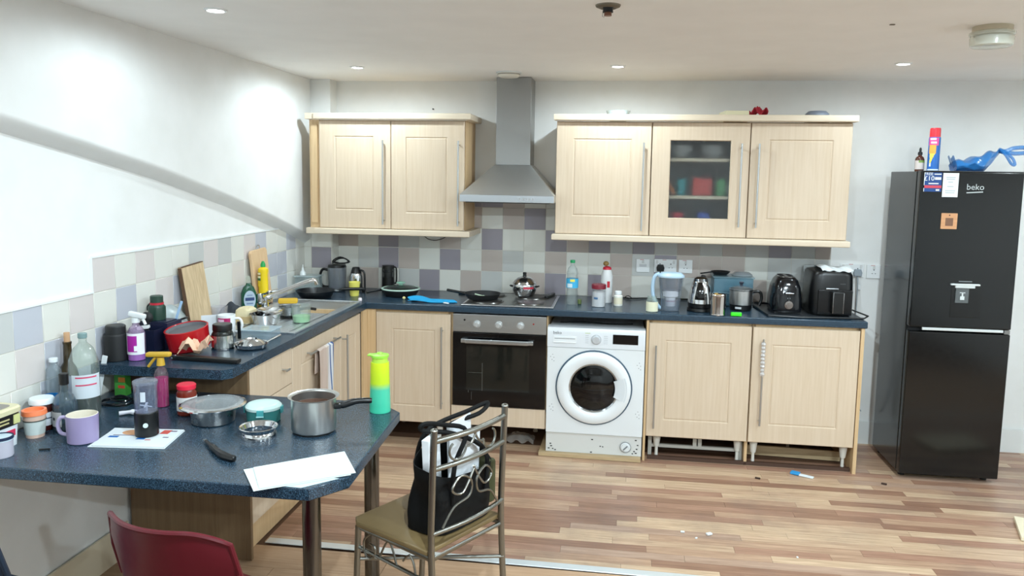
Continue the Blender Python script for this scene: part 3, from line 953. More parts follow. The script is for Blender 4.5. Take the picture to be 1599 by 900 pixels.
P('door_grip', dr, M((214, 220, 224), 0.3), B().lathe([(0.128, 0.020), (0.155, 0.0285), (0.2, 0.0300), (0.2, 0.026), (0.128, 0.016)], 12, MW, R(-22), R(22)))
kp = P('kick_panel', t, M((214, 216, 214), 0.35), B().prism([(0.012, 0.0), (0.012, 0.105), (0.0, 0.124), (0.03, 0.124), (0.03, 0.0)], 0.002, 0.582, 0, Matrix(((0, 0, 1, 0), (1, 0, 0, 0), (0, 1, 0, 0.001), (0, 0, 0, 1)))))
P('pump_cap', kp, WM, B().cyl((0.487, 0.0125, 0.055), 0.03, 0.008, axis='Y').cyl((0.487, 0.005, 0.055), 0.022, 0.01, axis='Y'))
P('pump_grip', kp, M((120, 126, 130), 0.4), B().box((0.487, -0.007, 0.055), (0.034, 0.008, 0.007), 0.001, (0, R(-45), 0)).lathe([(0.031, 0.006), (0.0335, 0.006), (0.0335, 0.009), (0.031, 0.009)], 24, Matrix.Translation((0.487, 0.013, 0.055)) @ Matrix.Rotation(pi / 2, 4, 'X')))
sm = B()
for x, z in ((0.02, 0.02), (0.035, 0.035), (0.03, 0.05), (0.045, 0.018), (0.06, 0.012), (0.335, 0.05), (0.35, 0.048), (0.285, 0.09), (0.54, 0.03), (0.555, 0.045), (0.55, 0.02), (0.56, 0.07), (0.548, 0.1), (0.28, 0.01), (0.53, 0.016)):
    sm.box((x, 0.0115, z), (0.007 + 0.005 * random.random(), 0.002, 0.006), 0.0)
P('scuff_mark', kp, M((40, 42, 44), 0.6), sm)
hl = B()
for x, z in ((0.03, 0.58), (0.55, 0.55), (0.03, 0.27), (0.55, 0.25)):
    for dx, dz in ((0, 0), (0.011, 0.014), (-0.009, 0.018), (0.004, 0.032), (0.012, -0.008)):
        hl.cyl((x + dx, 0.0005, z + dz), 0.0022, 0.0015, seg=8, axis='Y')
P('hinge_hole', t, M((80, 84, 88), 0.6), hl)
S('wood_board', 'thin wooden board under the washing machine, sticking out at both sides', 'board', B().box((0, 0, 0.012), (0.62, 0.36, 0.022), 0.001), RAW, (2.012, -0.445, 0.001), R(-1))
S('washer_hose', 'black hose and rubbish in the dark gap above the washing machine', 'hose', B().tube([(1.80, -0.42, 0.803), (1.95, -0.40, 0.806), (2.1, -0.43, 0.805), (2.25, -0.40, 0.804)], 0.0035, 8, False, 4), BLACK)

# ---------------------------------------------------------------- fridge freezer
FB = M((10, 12, 13), 0.15, 0.0, 0.5)
t = Tn('fridge_freezer', 'tall black glossy fridge freezer standing by the right wall end', 'fridge', (3.794, -0.607, 0))
P('body', t, M((24, 28, 30), 0.16, 0.0, 0.6), B().bx(0.0, 0.533, 0.062, 0.49, 0.03, 1.7675, 0.004))
P('gasket', t, MATTE, B().bx(0.006, 0.527, 0.052, 0.063, 0.04, 1.76))
ud = P('door', t, FB, B().bx(0, 0.533, 0, 0.052, 0.895, 1.7670, 0.006), 'upper black fridge door')
ld_ = P('door', t, FB, B().bx(0, 0.533, 0, 0.052, 0.030, 0.868, 0.006), 'lower black freezer door')
P('grip_strip', ud, M((214, 220, 220), 0.3, 0.3), B().bx(0.067, 0.493, -0.003, 0.01, 0.878, 0.893, 0.002), 'silver grip strip')
P('hinge', t, DULL, B().bx(0.50, 0.53, 0.004, 0.05, 0.870, 0.892))
for x in (0.04, 0.49):
    P('foot', t, MATTE, B().cyl((x, 0.08, 0), 0.018, 0.031))
    P('foot', t, MATTE, B().cyl((x, 0.44, 0), 0.018, 0.031))
P('top_cap', ud, M((60, 64, 66), 0.35), B().bx(0.002, 0.531, 0.002, 0.052, 1.7668, 1.7715, 0.002))
# water dispenser
dp = P('water_dispenser', ud, M((4, 5, 5), 0.2), B().bx(0.205, 0.366, -0.0015, 0.006, 0.957, 1.135, 0.002))
# (recess sides, spout and paddle)
P('dispenser_lip', ud, M((216, 222, 222), 0.3, 0.3), B().bx(0.197, 0.350, -0.014, 0.004, 1.138, 1.148, 0.003).bx(0.222, 0.325, -0.011, 0.003, 1.124, 1.138, 0.002), 'silver spout lip')
P('dispenser_paddle', ud, clear((150, 158, 160), 0.4), B().bx(0.226, 0.295, -0.010, -0.0016, 1.04, 1.123, 0.002))
P('dispenser_mark', ud, M((206, 212, 212), 0.4), B().bx(0.250, 0.272, -0.0115, -0.0098, 1.058, 1.078).bx(0.257, 0.265, -0.0115, -0.0098, 1.078, 1.098).bx(0.247, 0.275, -0.0115, -0.0098, 1.096, 1.100))
P('indicator', ud, M((120, 126, 128), 0.4), B().bx(0.24, 0.31, -0.0008, 0.001, 1.158, 1.163))
text('beko', 0.046, ud, M((190, 196, 196), 0.3, 0.5), (0.287, -0.0002, 1.684), (pi / 2, 0, 0))
P('logo_underline', ud, M((190, 196, 196), 0.3, 0.5), B().box((0.285, -0.0003, 1.656), (0.085, 0.0012, 0.006), 0, (0, R(-4), 0)))
FX, FY = 3.794, -0.6072
t = Tn('leaflet', 'blue offer leaflet with white ten pound lettering stuck on the fridge door', 'leaflet', (FX + 0.064, FY - 0.0012, 1.706))
P('sheet', t, M((20, 66, 130), 0.4), B().bx(-0.046, 0.046, -0.0008, 0.0008, -0.05, 0.056))
P('red_stripe', t, M((200, 66, 84), 0.5), B().bx(-0.046, 0.046, -0.0014, -0.0007, -0.030, -0.015))
text('FREE', 0.022, t, WPLAS, (-0.024, -0.0012, 0.047))
text('£10', 0.036, t, WPLAS, (-0.020, -0.0012, 0.022))
for x0, x1, z0, z1 in ((0.010, 0.042, 0.016, 0.030), (0.006, 0.042, 0.044, 0.049), (-0.022, 0.03, -0.008, -0.002), (0.018, 0.036, -0.045, -0.036), (-0.046, -0.043, -0.05, 0.056)):
    P('white_print', t, WPLAS, B().bx(x0, x1, -0.0014, -0.0007, z0, z1))
t = Tn('note', 'white paper note with faint grey lines beside the blue leaflet', 'note', (FX + 0.156, FY - 0.0022, 1.696))
P('sheet', t, PAPER, B().bx(-0.040, 0.041, -0.0006, 0.0006, -0.068, 0.064))
mk = B()
for z, a in ((0.038, 0.024), (0.028, 0.022), (0.012, 0.012), (-0.012, 0.016), (-0.035, 0.026), (-0.046, 0.024)):
    mk.bx(-a, a, -0.0011, -0.0005, z, z + 0.004)
P('printed_lines', t, M((170, 178, 182), 0.6), mk)
t = Tn('wooden_magnet', 'square wooden magnet in the middle of the upper fridge door', 'magnet', (FX + 0.163, FY - 0.0005, 1.495))
P('plaque', t, wood('magnet_wood', (196, 142, 100), (214, 160, 116), (1.4, 20, 20)), B().box((0, -0.003, 0), (0.085, 0.006, 0.088), 0.004))
P('hole', t, M((92, 60, 44), 0.6), B().cyl((0, -0.0058, 0.033), 0.004, 0.001, seg=10, axis='Y'))
P('burnt_square', t, M((120, 84, 62), 0.6), B().bx(-0.020, 0.020, -0.0066, -0.0057, -0.026, 0.018))

# things on top of the fridge
FZ = 1.7678
t = Tn('dropper_bottle', 'small brown dropper bottle with a pale label on top of the fridge', 'bottle', (FX + 0.040, -0.46, FZ))
P('body', t, M((78, 40, 28), 0.15), B().lathe([(0, 0), (0.023, 0), (0.0245, 0.004), (0.0245, 0.068), (0.02, 0.08), (0.010, 0.088), (0.010, 0.094), (0, 0.094)]))
P('dropper', t, MATTE, B().lathe([(0, 0.0942), (0.0125, 0.0942), (0.012, 0.108), (0.006, 0.112), (0.0065, 0.126), (0.004, 0.134), (0, 0.136)]))
P('label', t, M((208, 196, 190), 0.6), arc(0.0247, 0.012, 0.062, -95, 80))
P('label_mark', t, M((120, 150, 70), 0.6), arc(0.0253, 0.05, 0.062, -80, 40))
t = Tn('spray_can', 'tall blue spray can with a red cap and yellow flash on top of the fridge', 'spray can', (FX + 0.098, -0.50, FZ))
P('can', t, M((34, 104, 184), 0.25), B().lathe([(0, 0), (0.0295, 0), (0.0305, 0.004), (0.0305, 0.185), (0.029, 0.192), (0, 0.192)], 32))
P('cap', t, M((224, 44, 56), 0.35), B().lathe([(0.0, 0.1922), (0.0285, 0.1922), (0.0275, 0.238), (0.024, 0.243), (0, 0.244)], 32))
P('pink_band', t, M((222, 78, 150), 0.4), arc(0.0306, 0.145, 0.188, -118, 50))
P('orange_flash', t, M((240, 170, 70), 0.4), arc(0.0307, 0.10, 0.148, -126, 34))
ZIG = [(-150, -100, 0.094, 0.10), (-150, -108, 0.086, 0.094), (-150, -112, 0.078, 0.086), (-146, -120, 0.068, 0.078), (-148, -126, 0.058, 0.068), (-149, -132, 0.048, 0.058)]
zg = B()
for a0, a1, z0, z1 in ZIG:
    zg.lathe([(0.0309, z0), (0.0315, z0), (0.0315, z1), (0.0309, z1), (0.0309, z0)], 8, None, R(a0), R(a1))
P('yellow_flash', t, M((246, 222, 90), 0.4), zg)
P('white_flash', t, M((226, 236, 244), 0.4), arc(0.0309, 0.028, 0.047, -141, 8))
fl = B()
for k in range(2):
    fl.lathe([(0.0314, 0.176 - k * 0.02), (0.032, 0.176 - k * 0.02), (0.032, 0.186 - k * 0.02), (0.0314, 0.186 - k * 0.02), (0.0314, 0.176 - k * 0.02)], 8, None, R(-152 + 8 * k), R(-96 + 6 * k))
P('white_lettering', t, WHITE, fl)
P('base_print', t, M((210, 226, 240), 0.4), arc(0.0308, 0.006, 0.014, -110, 60))


def bag_f(u, v):
    a = v * 2 * pi
    top = 0.060 + 0.075 * u ** 1.3 + 0.008 * sin(u * 19)
    bot = 0.002 if u < 0.62 else 0.002 + 0.115 * ((u - 0.62) / 0.38) ** 1.4
    ry = 0.020 + 0.070 * sin(pi * (0.18 + 0.78 * u)) * (1 - 0.55 * u ** 3)
    rz_ = (top - bot) / 2
    k = 1 + 0.07 * sin(4 * a + 11 * u) + 0.05 * sin(7 * a - 19 * u)
    return (-0.15 + 0.245 * u + 0.02 * cos(a) * u, ry * cos(a) * k, max(0.002, (top + bot) / 2 + rz_ * sin(a) * k))


t = Tn('plastic_bag', 'blue tied plastic carrier bag lying on top of the fridge', 'bag', (FX + 0.385, -0.42, FZ))
BLUEP = clear((0, 146, 226), 0.95, 0.12)
P('bag_body', t, BLUEP, B().sheet(bag_f, 26, 24, 0.0015))
P('handle', t, BLUEP, B().tube([(0.085, 0.0, 0.128), (0.12, 0.0, 0.118), (0.17, 0.02, 0.138), (0.24, 0.02, 0.142), (0.25, 0.0, 0.118), (0.17, 0.0, 0.108), (0.09, 0.0, 0.122)], [0.014, 0.012, 0.016, 0.012, 0.012], 8, False, 4))
P('handle', t, BLUEP, B().tube([(0.09, -0.02, 0.124), (0.115, -0.03, 0.095), (0.145, -0.03, 0.05), (0.165, -0.03, 0.045), (0.15, -0.02, 0.085), (0.10, -0.01, 0.124)], 0.008, 8, False, 4))
P('corner_flap', t, BLUEP, B().sheet(lambda u, v: (-0.145 - 0.02 * u, (v - .5) * 0.09, 0.030 + 0.055 * u + 0.01 * sin(v * 9)), 6, 8, 0.0015))

# ---------------------------------------------------------------- wall sockets
def socket(x, z, wd, label, double=False, flat=False):
    t = Tn('wall_socket', label, 'socket', (x, -0.0075 if x < 3.5 else -0.0005, z), 0)
    P('plate', t, WHITE, B().box((0, -0.005, 0), (wd, 0.010, 0.088), 0.003))
    xs = (-0.035, 0.035) if double else (0.0,)
    h = B()
    for q in xs:
        if flat:
            h.bx(q - 0.024, q + 0.024, -0.0108, -0.0098, -0.008, 0.010)
        else:
            h.bx(q - 0.003, q + 0.003, -0.0106, -0.0098, 0.008, 0.017).bx(q - 0.013, q - 0.006, -0.0106, -0.0098, -0.014, -0.010).bx(q + 0.006, q + 0.013, -0.0106, -0.0098, -0.014, -0.010)
    P('slots' if not flat else 'fuse_holder', t, M((96, 100, 104), 0.5) if not flat else M((206, 208, 210), 0.5), h)
    sw = B()
    for q in xs:
        sw.box((q - 0.0 if not double else q * 1.55, -0.011, 0.026), (0.014, 0.006, 0.022), 0.002)
    P('switch', t, M((214, 214, 212), 0.4), sw)
    P('print', t, M((190, 90, 90), 0.5), B().bx(-0.02, 0.005, -0.0106, -0.0098, 0.038, 0.041))
    return t


socket(2.311, 1.128, 0.088, 'white fused switch plate on the tiles, left of the three', flat=True)
s2 = socket(2.457, 1.130, 0.146, 'white double socket on the tiles above the filter jug', True)
socket(2.588, 1.130, 0.088, 'white single socket on the tiles, right of the double socket')
socket(3.632, 1.137, 0.146, 'white double socket on the wall with a grey plug, near the fridge', True)
socket(3.766, 1.133, 0.088, 'white single socket on the wall right beside the fridge')


def plug(x, y, z, m, lab, wire):
    t = Tn('plug', lab, 'plug', (x, y, z))
    P('plug_body', t, m, B().prism([(-0.022, -0.022), (0.022, -0.022), (0.026, 0.0), (0.018, 0.022), (-0.018, 0.022), (-0.026, 0.0)], 0, 0.024, 0.004, Matrix.Rotation(pi / 2, 4, 'X')))
    P('cord', t, m, B().tube(wire, 0.0033, 6, False, 5))
    return t


plug(2.425, -0.018, 1.118, BLACK, 'black plug in the left outlet of the tiled double socket', [(0, -0.012, -0.02), (0.0, -0.02, -0.06), (0.01, -0.012, -0.15), (0.05, -0.02, -0.196), (0.2, -0.022, -0.2)])
plug(3.665, -0.011, 1.125, M((150, 160, 168), 0.5), 'grey plug in the wall socket beside the fridge', [(0, -0.012, -0.02), (0.0, -0.022, -0.06), (0.004, -0.015, -0.2), (0.0, -0.012, -0.45), (0.0, -0.012, -0.7), (0.04, -0.03, -0.85), (0.07, -0.03, -0.9)])
S('cable_clip', 'small white cable clip hanging on the grey cord by the fridge', 'clip', B().box((0, -0.006, 0), (0.018, 0.010, 0.03), 0.003), WHITE, (3.682, -0.010, 1.03))
S('loose_cable', 'grey cables hanging down the wall between cabinets and fridge', 'cable', B().tube([(3.59, -0.016, 0.86), (3.60, -0.014, 0.6), (3.61, -0.018, 0.45), (3.63, -0.02, 0.3), (3.63, -0.03, 0.12)], 0.0035, 6, False, 5).tube([(3.60, -0.022, 0.86), (3.61, -0.02, 0.62), (3.635, -0.02, 0.48), (3.645, -0.022, 0.2)], 0.003, 6, False, 5), M((66, 76, 82), 0.5))

# ---------------------------------------------------------------- back worktop, from the corner to the right end
Z = WT + 0.0004
t = Tn('coffee_jug', 'grey plastic jug with a black handle in the corner behind the frying pan', 'jug', (0.262, -0.19, Z))
P('body', t, clear((150, 156, 164), 0.8), B().lathe(vessel([(0.05, 0), (0.058, 0.006), (0.064, 0.15), (0.062, 0.162)])))
P('handle', t, BLACK, B().tube([(-0.06, 0, 0.14), (-0.10, 0.0, 0.145), (-0.118, 0, 0.11), (-0.118, 0, 0.06), (-0.10, 0, 0.03), (-0.058, 0, 0.025)], 0.009, 8, False, 4))
P('lid', t, BLACK, B().lathe([(0, 0.163), (0.064, 0.163), (0.058, 0.18), (0.02, 0.185), (0, 0.185)]))
S('hand_whisk', 'black tangled whisk head lying on the jug in the corner', 'whisk', B().tube([(-0.05, 0, 0), (-0.02, 0.03, 0.025), (0.03, 0.02, 0.03), (0.06, 0, 0.012), (0.03, -0.02, 0.0), (-0.02, -0.03, 0.008)], 0.005, 6, True, 4).tube([(-0.05, 0, 0.01), (0.0, 0.01, 0.04), (0.07, 0, 0.01), (0.0, -0.01, 0.0)], 0.005, 6, True, 4), MATTE, (0.285, -0.20, Z + 0.192))
t = Tn('vacuum_flask', 'steel vacuum flask with black top and handle behind the yellow cup', 'flask', (0.405, -0.215, Z))
P('body', t, CHROME, B().lathe([(0, 0), (0.042, 0), (0.044, 0.006), (0.044, 0.105), (0.036, 0.13), (0, 0.13)]))
P('top', t, BLACK, B().lathe([(0, 0.1303), (0.037, 0.1303), (0.026, 0.165), (0.022, 0.17), (0, 0.172)]))
P('handle', t, BLACK, B().tube([(0.03, 0, 0.15), (0.056, 0, 0.135), (0.06, 0, 0.06), (0.058, 0, 0.01), (0.044, 0, 0.008)], 0.007, 8, False, 4))
S('yellow_cup', 'pale yellow plastic cup by the inner corner of the worktop', 'cup', B().lathe(vessel([(0.026, 0), (0.028, 0.003), (0.037, 0.093)], 0.002)), M((234, 226, 110), 0.4), (0.447, -0.37, Z))
S('bottle_top', 'small white and red bottle top at the inner worktop corner', 'cap', B().lathe([(0, 0), (0.012, 0), (0.012, 0.012), (0.009, 0.017), (0, 0.017)]), M((240, 226, 228), 0.4), (0.545, -0.545, Z))
t = Tn('coffee_press', 'black latticed lantern shaped coffee press standing against the back tiles', 'coffee press', (0.585, -0.075, Z))
P('body', t, clear((60, 62, 64), 0.6), B().lathe(vessel([(0.036, 0.004), (0.036, 0.165)])))
P('base', t, BLACK, B().lathe([(0, 0), (0.044, 0), (0.042, 0.09), (0.0375, 0.092), (0.0375, 0.004), (0, 0.004)]))
fr = B().lathe([(0.0375, 0.15), (0.041, 0.15), (0.041, 0.172), (0, 0.176), (0, 0.168), (0.0375, 0.166)]).lathe([(0.0375, 0.125), (0.04, 0.125), (0.04, 0.131), (0.0375, 0.131)])
for k in range(6):
    a = k * pi / 3 + 0.4
    fr.tube([(0.039 * cos(a), 0.039 * sin(a), 0.085), (0.039 * cos(a), 0.039 * sin(a), 0.16)], 0.003, 6)
P('frame', t, BLACK, fr)
P('handle', t, BLACK, B().tube([(0.04, 0, 0.16), (0.058, 0, 0.15), (0.058, 0, 0.06), (0.042, 0, 0.05)], 0.005, 6, False, 4))
t = Tn('saute_pan', 'shallow black pan under a glass lid with a pale green rim and knob', 'pan', (0.735, -0.285, Z))
P('pan', t, MATTE, B().lathe(vessel([(0.09, 0), (0.10, 0.004), (0.122, 0.040), (0.124, 0.044)]), 36))
P('glass_lid', t, clear((70, 84, 80), 0.45), B().lathe([(0.118, 0.046), (0.09, 0.060), (0.04, 0.069), (0, 0.071), (0, 0.069), (0.04, 0.067), (0.09, 0.058)], 36))
P('lid_rim', t, M((196, 222, 206), 0.35), B().lathe([(0.117, 0.0445), (0.128, 0.0445), (0.129, 0.050), (0.122, 0.053), (0.116, 0.049), (0.117, 0.0445)], 40))
P('knob', t, M((150, 200, 176), 0.4), B().lathe([(0, 0.0712), (0.014, 0.0712), (0.014, 0.078), (0.03, 0.084), (0.03, 0.088), (0.012, 0.094), (0, 0.094)]))
P('handle', t, BLACK, B().tube([(-0.118, -0.02, 0.038), (-0.16, -0.06, 0.036), (-0.20, -0.10, 0.028)], 0.008, 8, False, 3))
S('food_crumb', 'small yellow food crumb in front of the lidded pan', 'crumb', B().ball((0, 0, 0.010), 0.011, (1, 0.9, 0.9), 8), M((226, 214, 150), 0.7), (0.80, -0.44, Z))
S('blue_cloth', 'bright blue cleaning cloth crumpled on the worktop left of the hob', 'cloth',
  B().sheet(lambda u, v: ((u - .5) * .29 + 0.02 * sin(v * 5), (v - .5) * .12 * (0.6 + 0.5 * sin(pi * (u * .8 + .1))), 0.006 + 0.020 * max(0, sin(u * 5.2 + 0.6)) * (0.4 + 0.6 * v) + 0.006 * sin(u * 15 + v * 7) * sin(pi * v)), 26, 12, 0.003), M((28, 160, 214), 0.75), (0.99, -0.47, Z), R(3))
S('cloth_scrap', 'small white scrap on the right end of the blue cloth', 'scrap', B().box((0, 0, 0.006), (0.04, 0.014, 0.008), 0.003, (0, 0, R(-30))), PAPER, (1.10, -0.55, Z))
S('black_saucer', 'small flat black saucer left of the hob by the tiles', 'saucer', B().cyl((0, 0, 0), 0.03, 0.012, bev=0.003), MATTE, (1.12, -0.13, Z))

t = Tn('water_bottle', 'clear plastic water bottle with green cap and blue label right of the hob', 'bottle', (1.868, -0.385, Z))
P('bottle', t, clear((226, 236, 236), 0.10), B().lathe(vessel([(0.030, 0), (0.033, 0.004), (0.036, 0.03), (0.034, 0.05), (0.036, 0.07), (0.034, 0.09), (0.037, 0.11), (0.037, 0.165), (0.034, 0.18), (0.036, 0.2), (0.028, 0.23), (0.013, 0.248), (0.013, 0.262)], 0.001)))
P('cap', t, M((26, 140, 86), 0.4), B().cyl((0, 0, 0.2625), 0.0155, 0.018, bev=0.002))
P('label', t, M((60, 170, 214), 0.5), B().lathe([(0.0375, 0.108), (0.0382, 0.108), (0.0382, 0.166), (0.0375, 0.166), (0.0375, 0.108)]))
P('label_patch', t, M((230, 216, 90), 0.5), arc(0.0384, 0.148, 0.163, -85, 22))
P('label_patch', t, M((206, 226, 232), 0.5), arc(0.0384, 0.112, 0.136, -112, 26))
S('green_pot', 'small olive green pot on the worktop behind the water bottle', 'pot', B().cyl((0, 0, 0), 0.012, 0.03, bev=0.003), M((96, 110, 60), 0.5), (1.915, -0.36, Z))
t = Tn('salt_jar', 'clear jar of white salt with a maroon lid', 'jar', (2.035, -0.42, Z))
P('glass', t, clear((226, 230, 232), 0.16), B().lathe(vessel([(0.040, 0), (0.043, 0.004), (0.043, 0.105), (0.040, 0.112)], 0.002)))
P('salt', t, M((222, 222, 224), 0.8), B().lathe([(0, 0.0025), (0.0405, 0.0025), (0.0405, 0.09), (0.02, 0.10), (0, 0.097)]))
P('lid', t, M((122, 26, 44), 0.35), B().lathe([(0, 0.1122), (0.045, 0.1122), (0.045, 0.136), (0.042, 0.140), (0, 0.140)]))
P('label', t, M((70, 110, 150), 0.5), B().lathe([(0.0432, 0.05), (0.0438, 0.05), (0.0438, 0.062), (0.0432, 0.062), (0.0432, 0.05)], 10, None, R(-130), R(-95)))
t = Tn('bleach_bottle', 'white plastic bottle with a red cap behind the salt jar', 'bottle', (2.08, -0.25, Z))
P('bottle', t, WHITE, B().lathe([(0, 0), (0.034, 0), (0.037, 0.005), (0.037, 0.17), (0.030, 0.20), (0.026, 0.212), (0.0, 0.212)]))
P('cap', t, M((206, 34, 60), 0.4), B().lathe([(0, 0.2122), (0.028, 0.2122), (0.026, 0.226), (0.012, 0.232), (0, 0.233)]))
P('label', t, M((206, 40, 56), 0.5), arc(0.0372, 0.10, 0.14, -72, 14))
S('wooden_stopper', 'small brown cork ball lying on top of the white bottle', 'stopper', B().ball((0, 0, 0.016), 0.017, (1.1, 0.9, 0.95), 12), M((140, 112, 60), 0.6), (2.072, -0.25, Z + 0.2335))
t = Tn('pill_bottle', 'small white pill bottle with a blank cream label', 'bottle', (2.155, -0.36, Z))
P('bottle', t, M((232, 230, 220), 0.35), B().lathe([(0, 0), (0.026, 0), (0.028, 0.004), (0.028, 0.062), (0.02, 0.07), (0, 0.07)]))
P('cap', t, WHITE, B().cyl((0, 0, 0.0703), 0.0215, 0.022, bev=0.003))
P('label', t, M((224, 216, 190), 0.6), arc(0.0283, 0.012, 0.052, -90, 70))
S('cable_bundle', 'black cable with clear ties lying along the tiles behind the small jars', 'cable', B().tube([(2.19, -0.06, 0.005), (2.25, -0.10, 0.006), (2.33, -0.05, 0.005), (2.45, -0.06, 0.005), (2.6, -0.05, 0.005), (2.75, -0.10, 0.005)], 0.004, 6, False, 5).tube([(2.2, -0.09, 0.012), (2.22, -0.07, 0.02), (2.24, -0.1, 0.012), (2.22, -0.11, 0.006)], 0.003, 6, True, 4), BLACK, (0, 0, Z))
t = Tn('cream_jar', 'small clear jar with a cream label at the left of the filter jug', 'jar', (2.358, -0.53, Z))
P('glass', t, clear((206, 222, 214), 0.25), B().lathe(vessel([(0.033, 0), (0.035, 0.003), (0.035, 0.07), (0.028, 0.08), (0.028, 0.092)], 0.002)))
P('label', t, M((226, 224, 196), 0.6), arc(0.0352, 0.004, 0.062, -95, 80))
P('clasp', t, STEEL, B().tube([(-0.03, -0.018, 0.055), (0, -0.037, 0.068), (0.03, -0.018, 0.055)], 0.0015, 6, False, 4))
t = Tn('filter_jug', 'pale blue water filter jug with a big loop handle', 'jug', (2.468, -0.475, Z))
P('jug', t, clear((206, 218, 228), 0.10), B().lathe(vessel([(0.052, 0), (0.056, 0.004), (0.066, 0.12), (0.076, 0.205)], 0.002), 32, Matrix.Diagonal((1.0, 0.78, 1, 1))))
P('water', t, clear((170, 184, 206), 0.30), B().lathe([(0, 0.004), (0.052, 0.004), (0.058, 0.07), (0, 0.07)], 28, Matrix.Diagonal((1.0, 0.78, 1, 1))))
P('lid', t, M((182, 208, 226), 0.35), B().lathe([(0, 0.2055), (0.079, 0.2055), (0.080, 0.215), (0.060, 0.232), (0, 0.238)], 32, Matrix.Diagonal((1.0, 0.8, 1, 1))))
P('handle', t, M((172, 200, 222), 0.35), B().tube([(-0.068, 0, 0.224), (-0.098, 0, 0.205), (-0.108, 0, 0.14), (-0.098, 0, 0.07), (-0.066, 0, 0.02), (-0.055, 0, 0.016)], 0.011, 10, False, 5))
P('filter_cartridge', t, M((216, 216, 222), 0.5), B().lathe([(0, 0.03), (0.028, 0.03), (0.03, 0.085), (0.046, 0.09), (0.046, 0.125), (0, 0.125)]))
P('hopper', t, clear((150, 156, 172), 0.35), B().lathe(vessel([(0.047, 0.115), (0.060, 0.13), (0.068, 0.2)], 0.002), 28, Matrix.Diagonal((1, .78, 1, 1))))
P('cartridge_mark', t, M((190, 150, 170), 0.5), B().lathe([(0.0285, 0.058), (0.0292, 0.058), (0.0292, 0.064), (0.0285, 0.064), (0.0285, 0.058)]))
t = Tn('electric_kettle', 'chrome electric kettle with a black base, right of the filter jug', 'kettle', (2.648, -0.43, Z))
P('base', t, BLACK, B().lathe([(0, 0), (0.074, 0), (0.078, 0.004), (0.076, 0.02), (0, 0.022)]))
P('foot_ring', t, BLACK, B().lathe([(0, 0.0225), (0.070, 0.0225), (0.0735, 0.05), (0, 0.05)]))
P('body', t, CHROME, B().lathe([(0.0, 0.0503), (0.0735, 0.0503), (0.070, 0.09), (0.060, 0.145), (0.046, 0.18), (0.044, 0.182), (0, 0.182)], 40))
P('lid', t, M((120, 124, 128), 0.1, 1.0), B().lathe([(0, 0.1823), (0.044, 0.1823), (0.040, 0.196), (0.026, 0.205), (0, 0.208)], 32))
P('water_window', t, GLOSSB, B().sheet(lambda u, v: ((0.0755 - 0.024 * max(0, (u - .2) / .8) ** 1.6) * cos(R(-98 + 46 * (v - .5) * (1 - .35 * u))), (0.0755 - 0.024 * max(0, (u - .2) / .8) ** 1.6) * sin(R(-98 + 46 * (v - .5) * (1 - .35 * u))), 0.075 + 0.105 * u), 10, 6, 0.004))
P('handle', t, BLACK, B().tube([(0.012, 0.035, 0.205), (0.028, 0.066, 0.195), (0.04, 0.092, 0.15), (0.04, 0.096, 0.09), (0.03, 0.074, 0.055)], 0.011, 8, False, 5))
t = Tn('steel_canister', 'tall polished steel canister with wooden ends showing inside', 'canister', (2.738, -0.560, Z))
P('body', t, M((196, 190, 186), 0.12, 1.0), B().lathe(vessel([(0.044, 0), (0.047, 0.004), (0.045, 0.012), (0.045, 0.112), (0.048, 0.118), (0.046, 0.124)], 0.002), 32))
P('contents', t, M((176, 140, 74), 0.7), B().box((-0.01, 0.01, 0.066), (0.02, 0.02, 0.125), 0.004).box((0.012, 0.015, 0.062), (0.018, 0.02, 0.115), 0.004))
t = Tn('storage_box', 'pale blue clear plastic storage box against the tiles behind the steel pot', 'box', (2.872, -0.125, Z))
P('box', t, clear((128, 176, 196), 0.7), B().prism([(-0.115, -0.085), (0.115, -0.085), (0.115, 0.085), (-0.115, 0.085)], 0.0, 0.004).bx(-0.12, -0.116, -0.09, 0.09, 0, 0.175).bx(0.116, 0.12, -0.09, 0.09, 0, 0.175).bx(-0.116, 0.116, -0.09, -0.086, 0, 0.175).bx(-0.116, 0.116, 0.086, 0.09, 0, 0.175))
P('lid', t, clear((136, 176, 190), 0.9), B().box((0, 0, 0.181), (0.256, 0.196, 0.010), 0.004))
P('rim', t, clear((170, 206, 220), 1.0), B().bx(-0.124, 0.124, -0.094, -0.0905, 0.078, 0.086))
S('blue_ball', 'blue grey round thing inside the clear storage box', 'ball', B().ball((0, 0, 0.034), 0.034, (1.1, 0.9, 1), 14), M((90, 112, 140), 0.5), (2.865, -0.14, Z + 0.0045))
S('glass_cover', 'steel rimmed glass pan cover lying on the clear storage box', 'cover', B().lathe([(0.0, 0.02), (0.045, 0.016), (0.062, 0.003), (0.066, 0.0), (0.066, 0.004), (0.045, 0.02), (0, 0.024)]), clear((190, 200, 206), 1.0), (2.935, -0.11, Z + 0.1865))
t = Tn('black_tray', 'black dish with a handle lying on the left of the clear storage box', 'dish', (2.80, -0.12, Z + 0.1865))
P('dish', t, MATTE, B().lathe(vessel([(0.04, 0), (0.062, 0.022)])))
P('handle', t, MATTE, B().box((-0.09, -0.04, 0.015), (0.09, 0.016, 0.008), 0.003, (0, R(-6), R(25))))
t = Tn('electric_pot', 'brushed steel electric pot with black base, glass lid and black handle', 'pot', (2.90, -0.345, Z))
P('base', t, BLACK, B().lathe([(0, 0), (0.060, 0), (0.064, 0.006), (0.066, 0.036), (0, 0.036)], 32))
P('body', t, BRUSH, B().lathe(vessel([(0.068, 0.0365), (0.069, 0.04), (0.069, 0.122), (0.073, 0.126)], 0.002), 36))
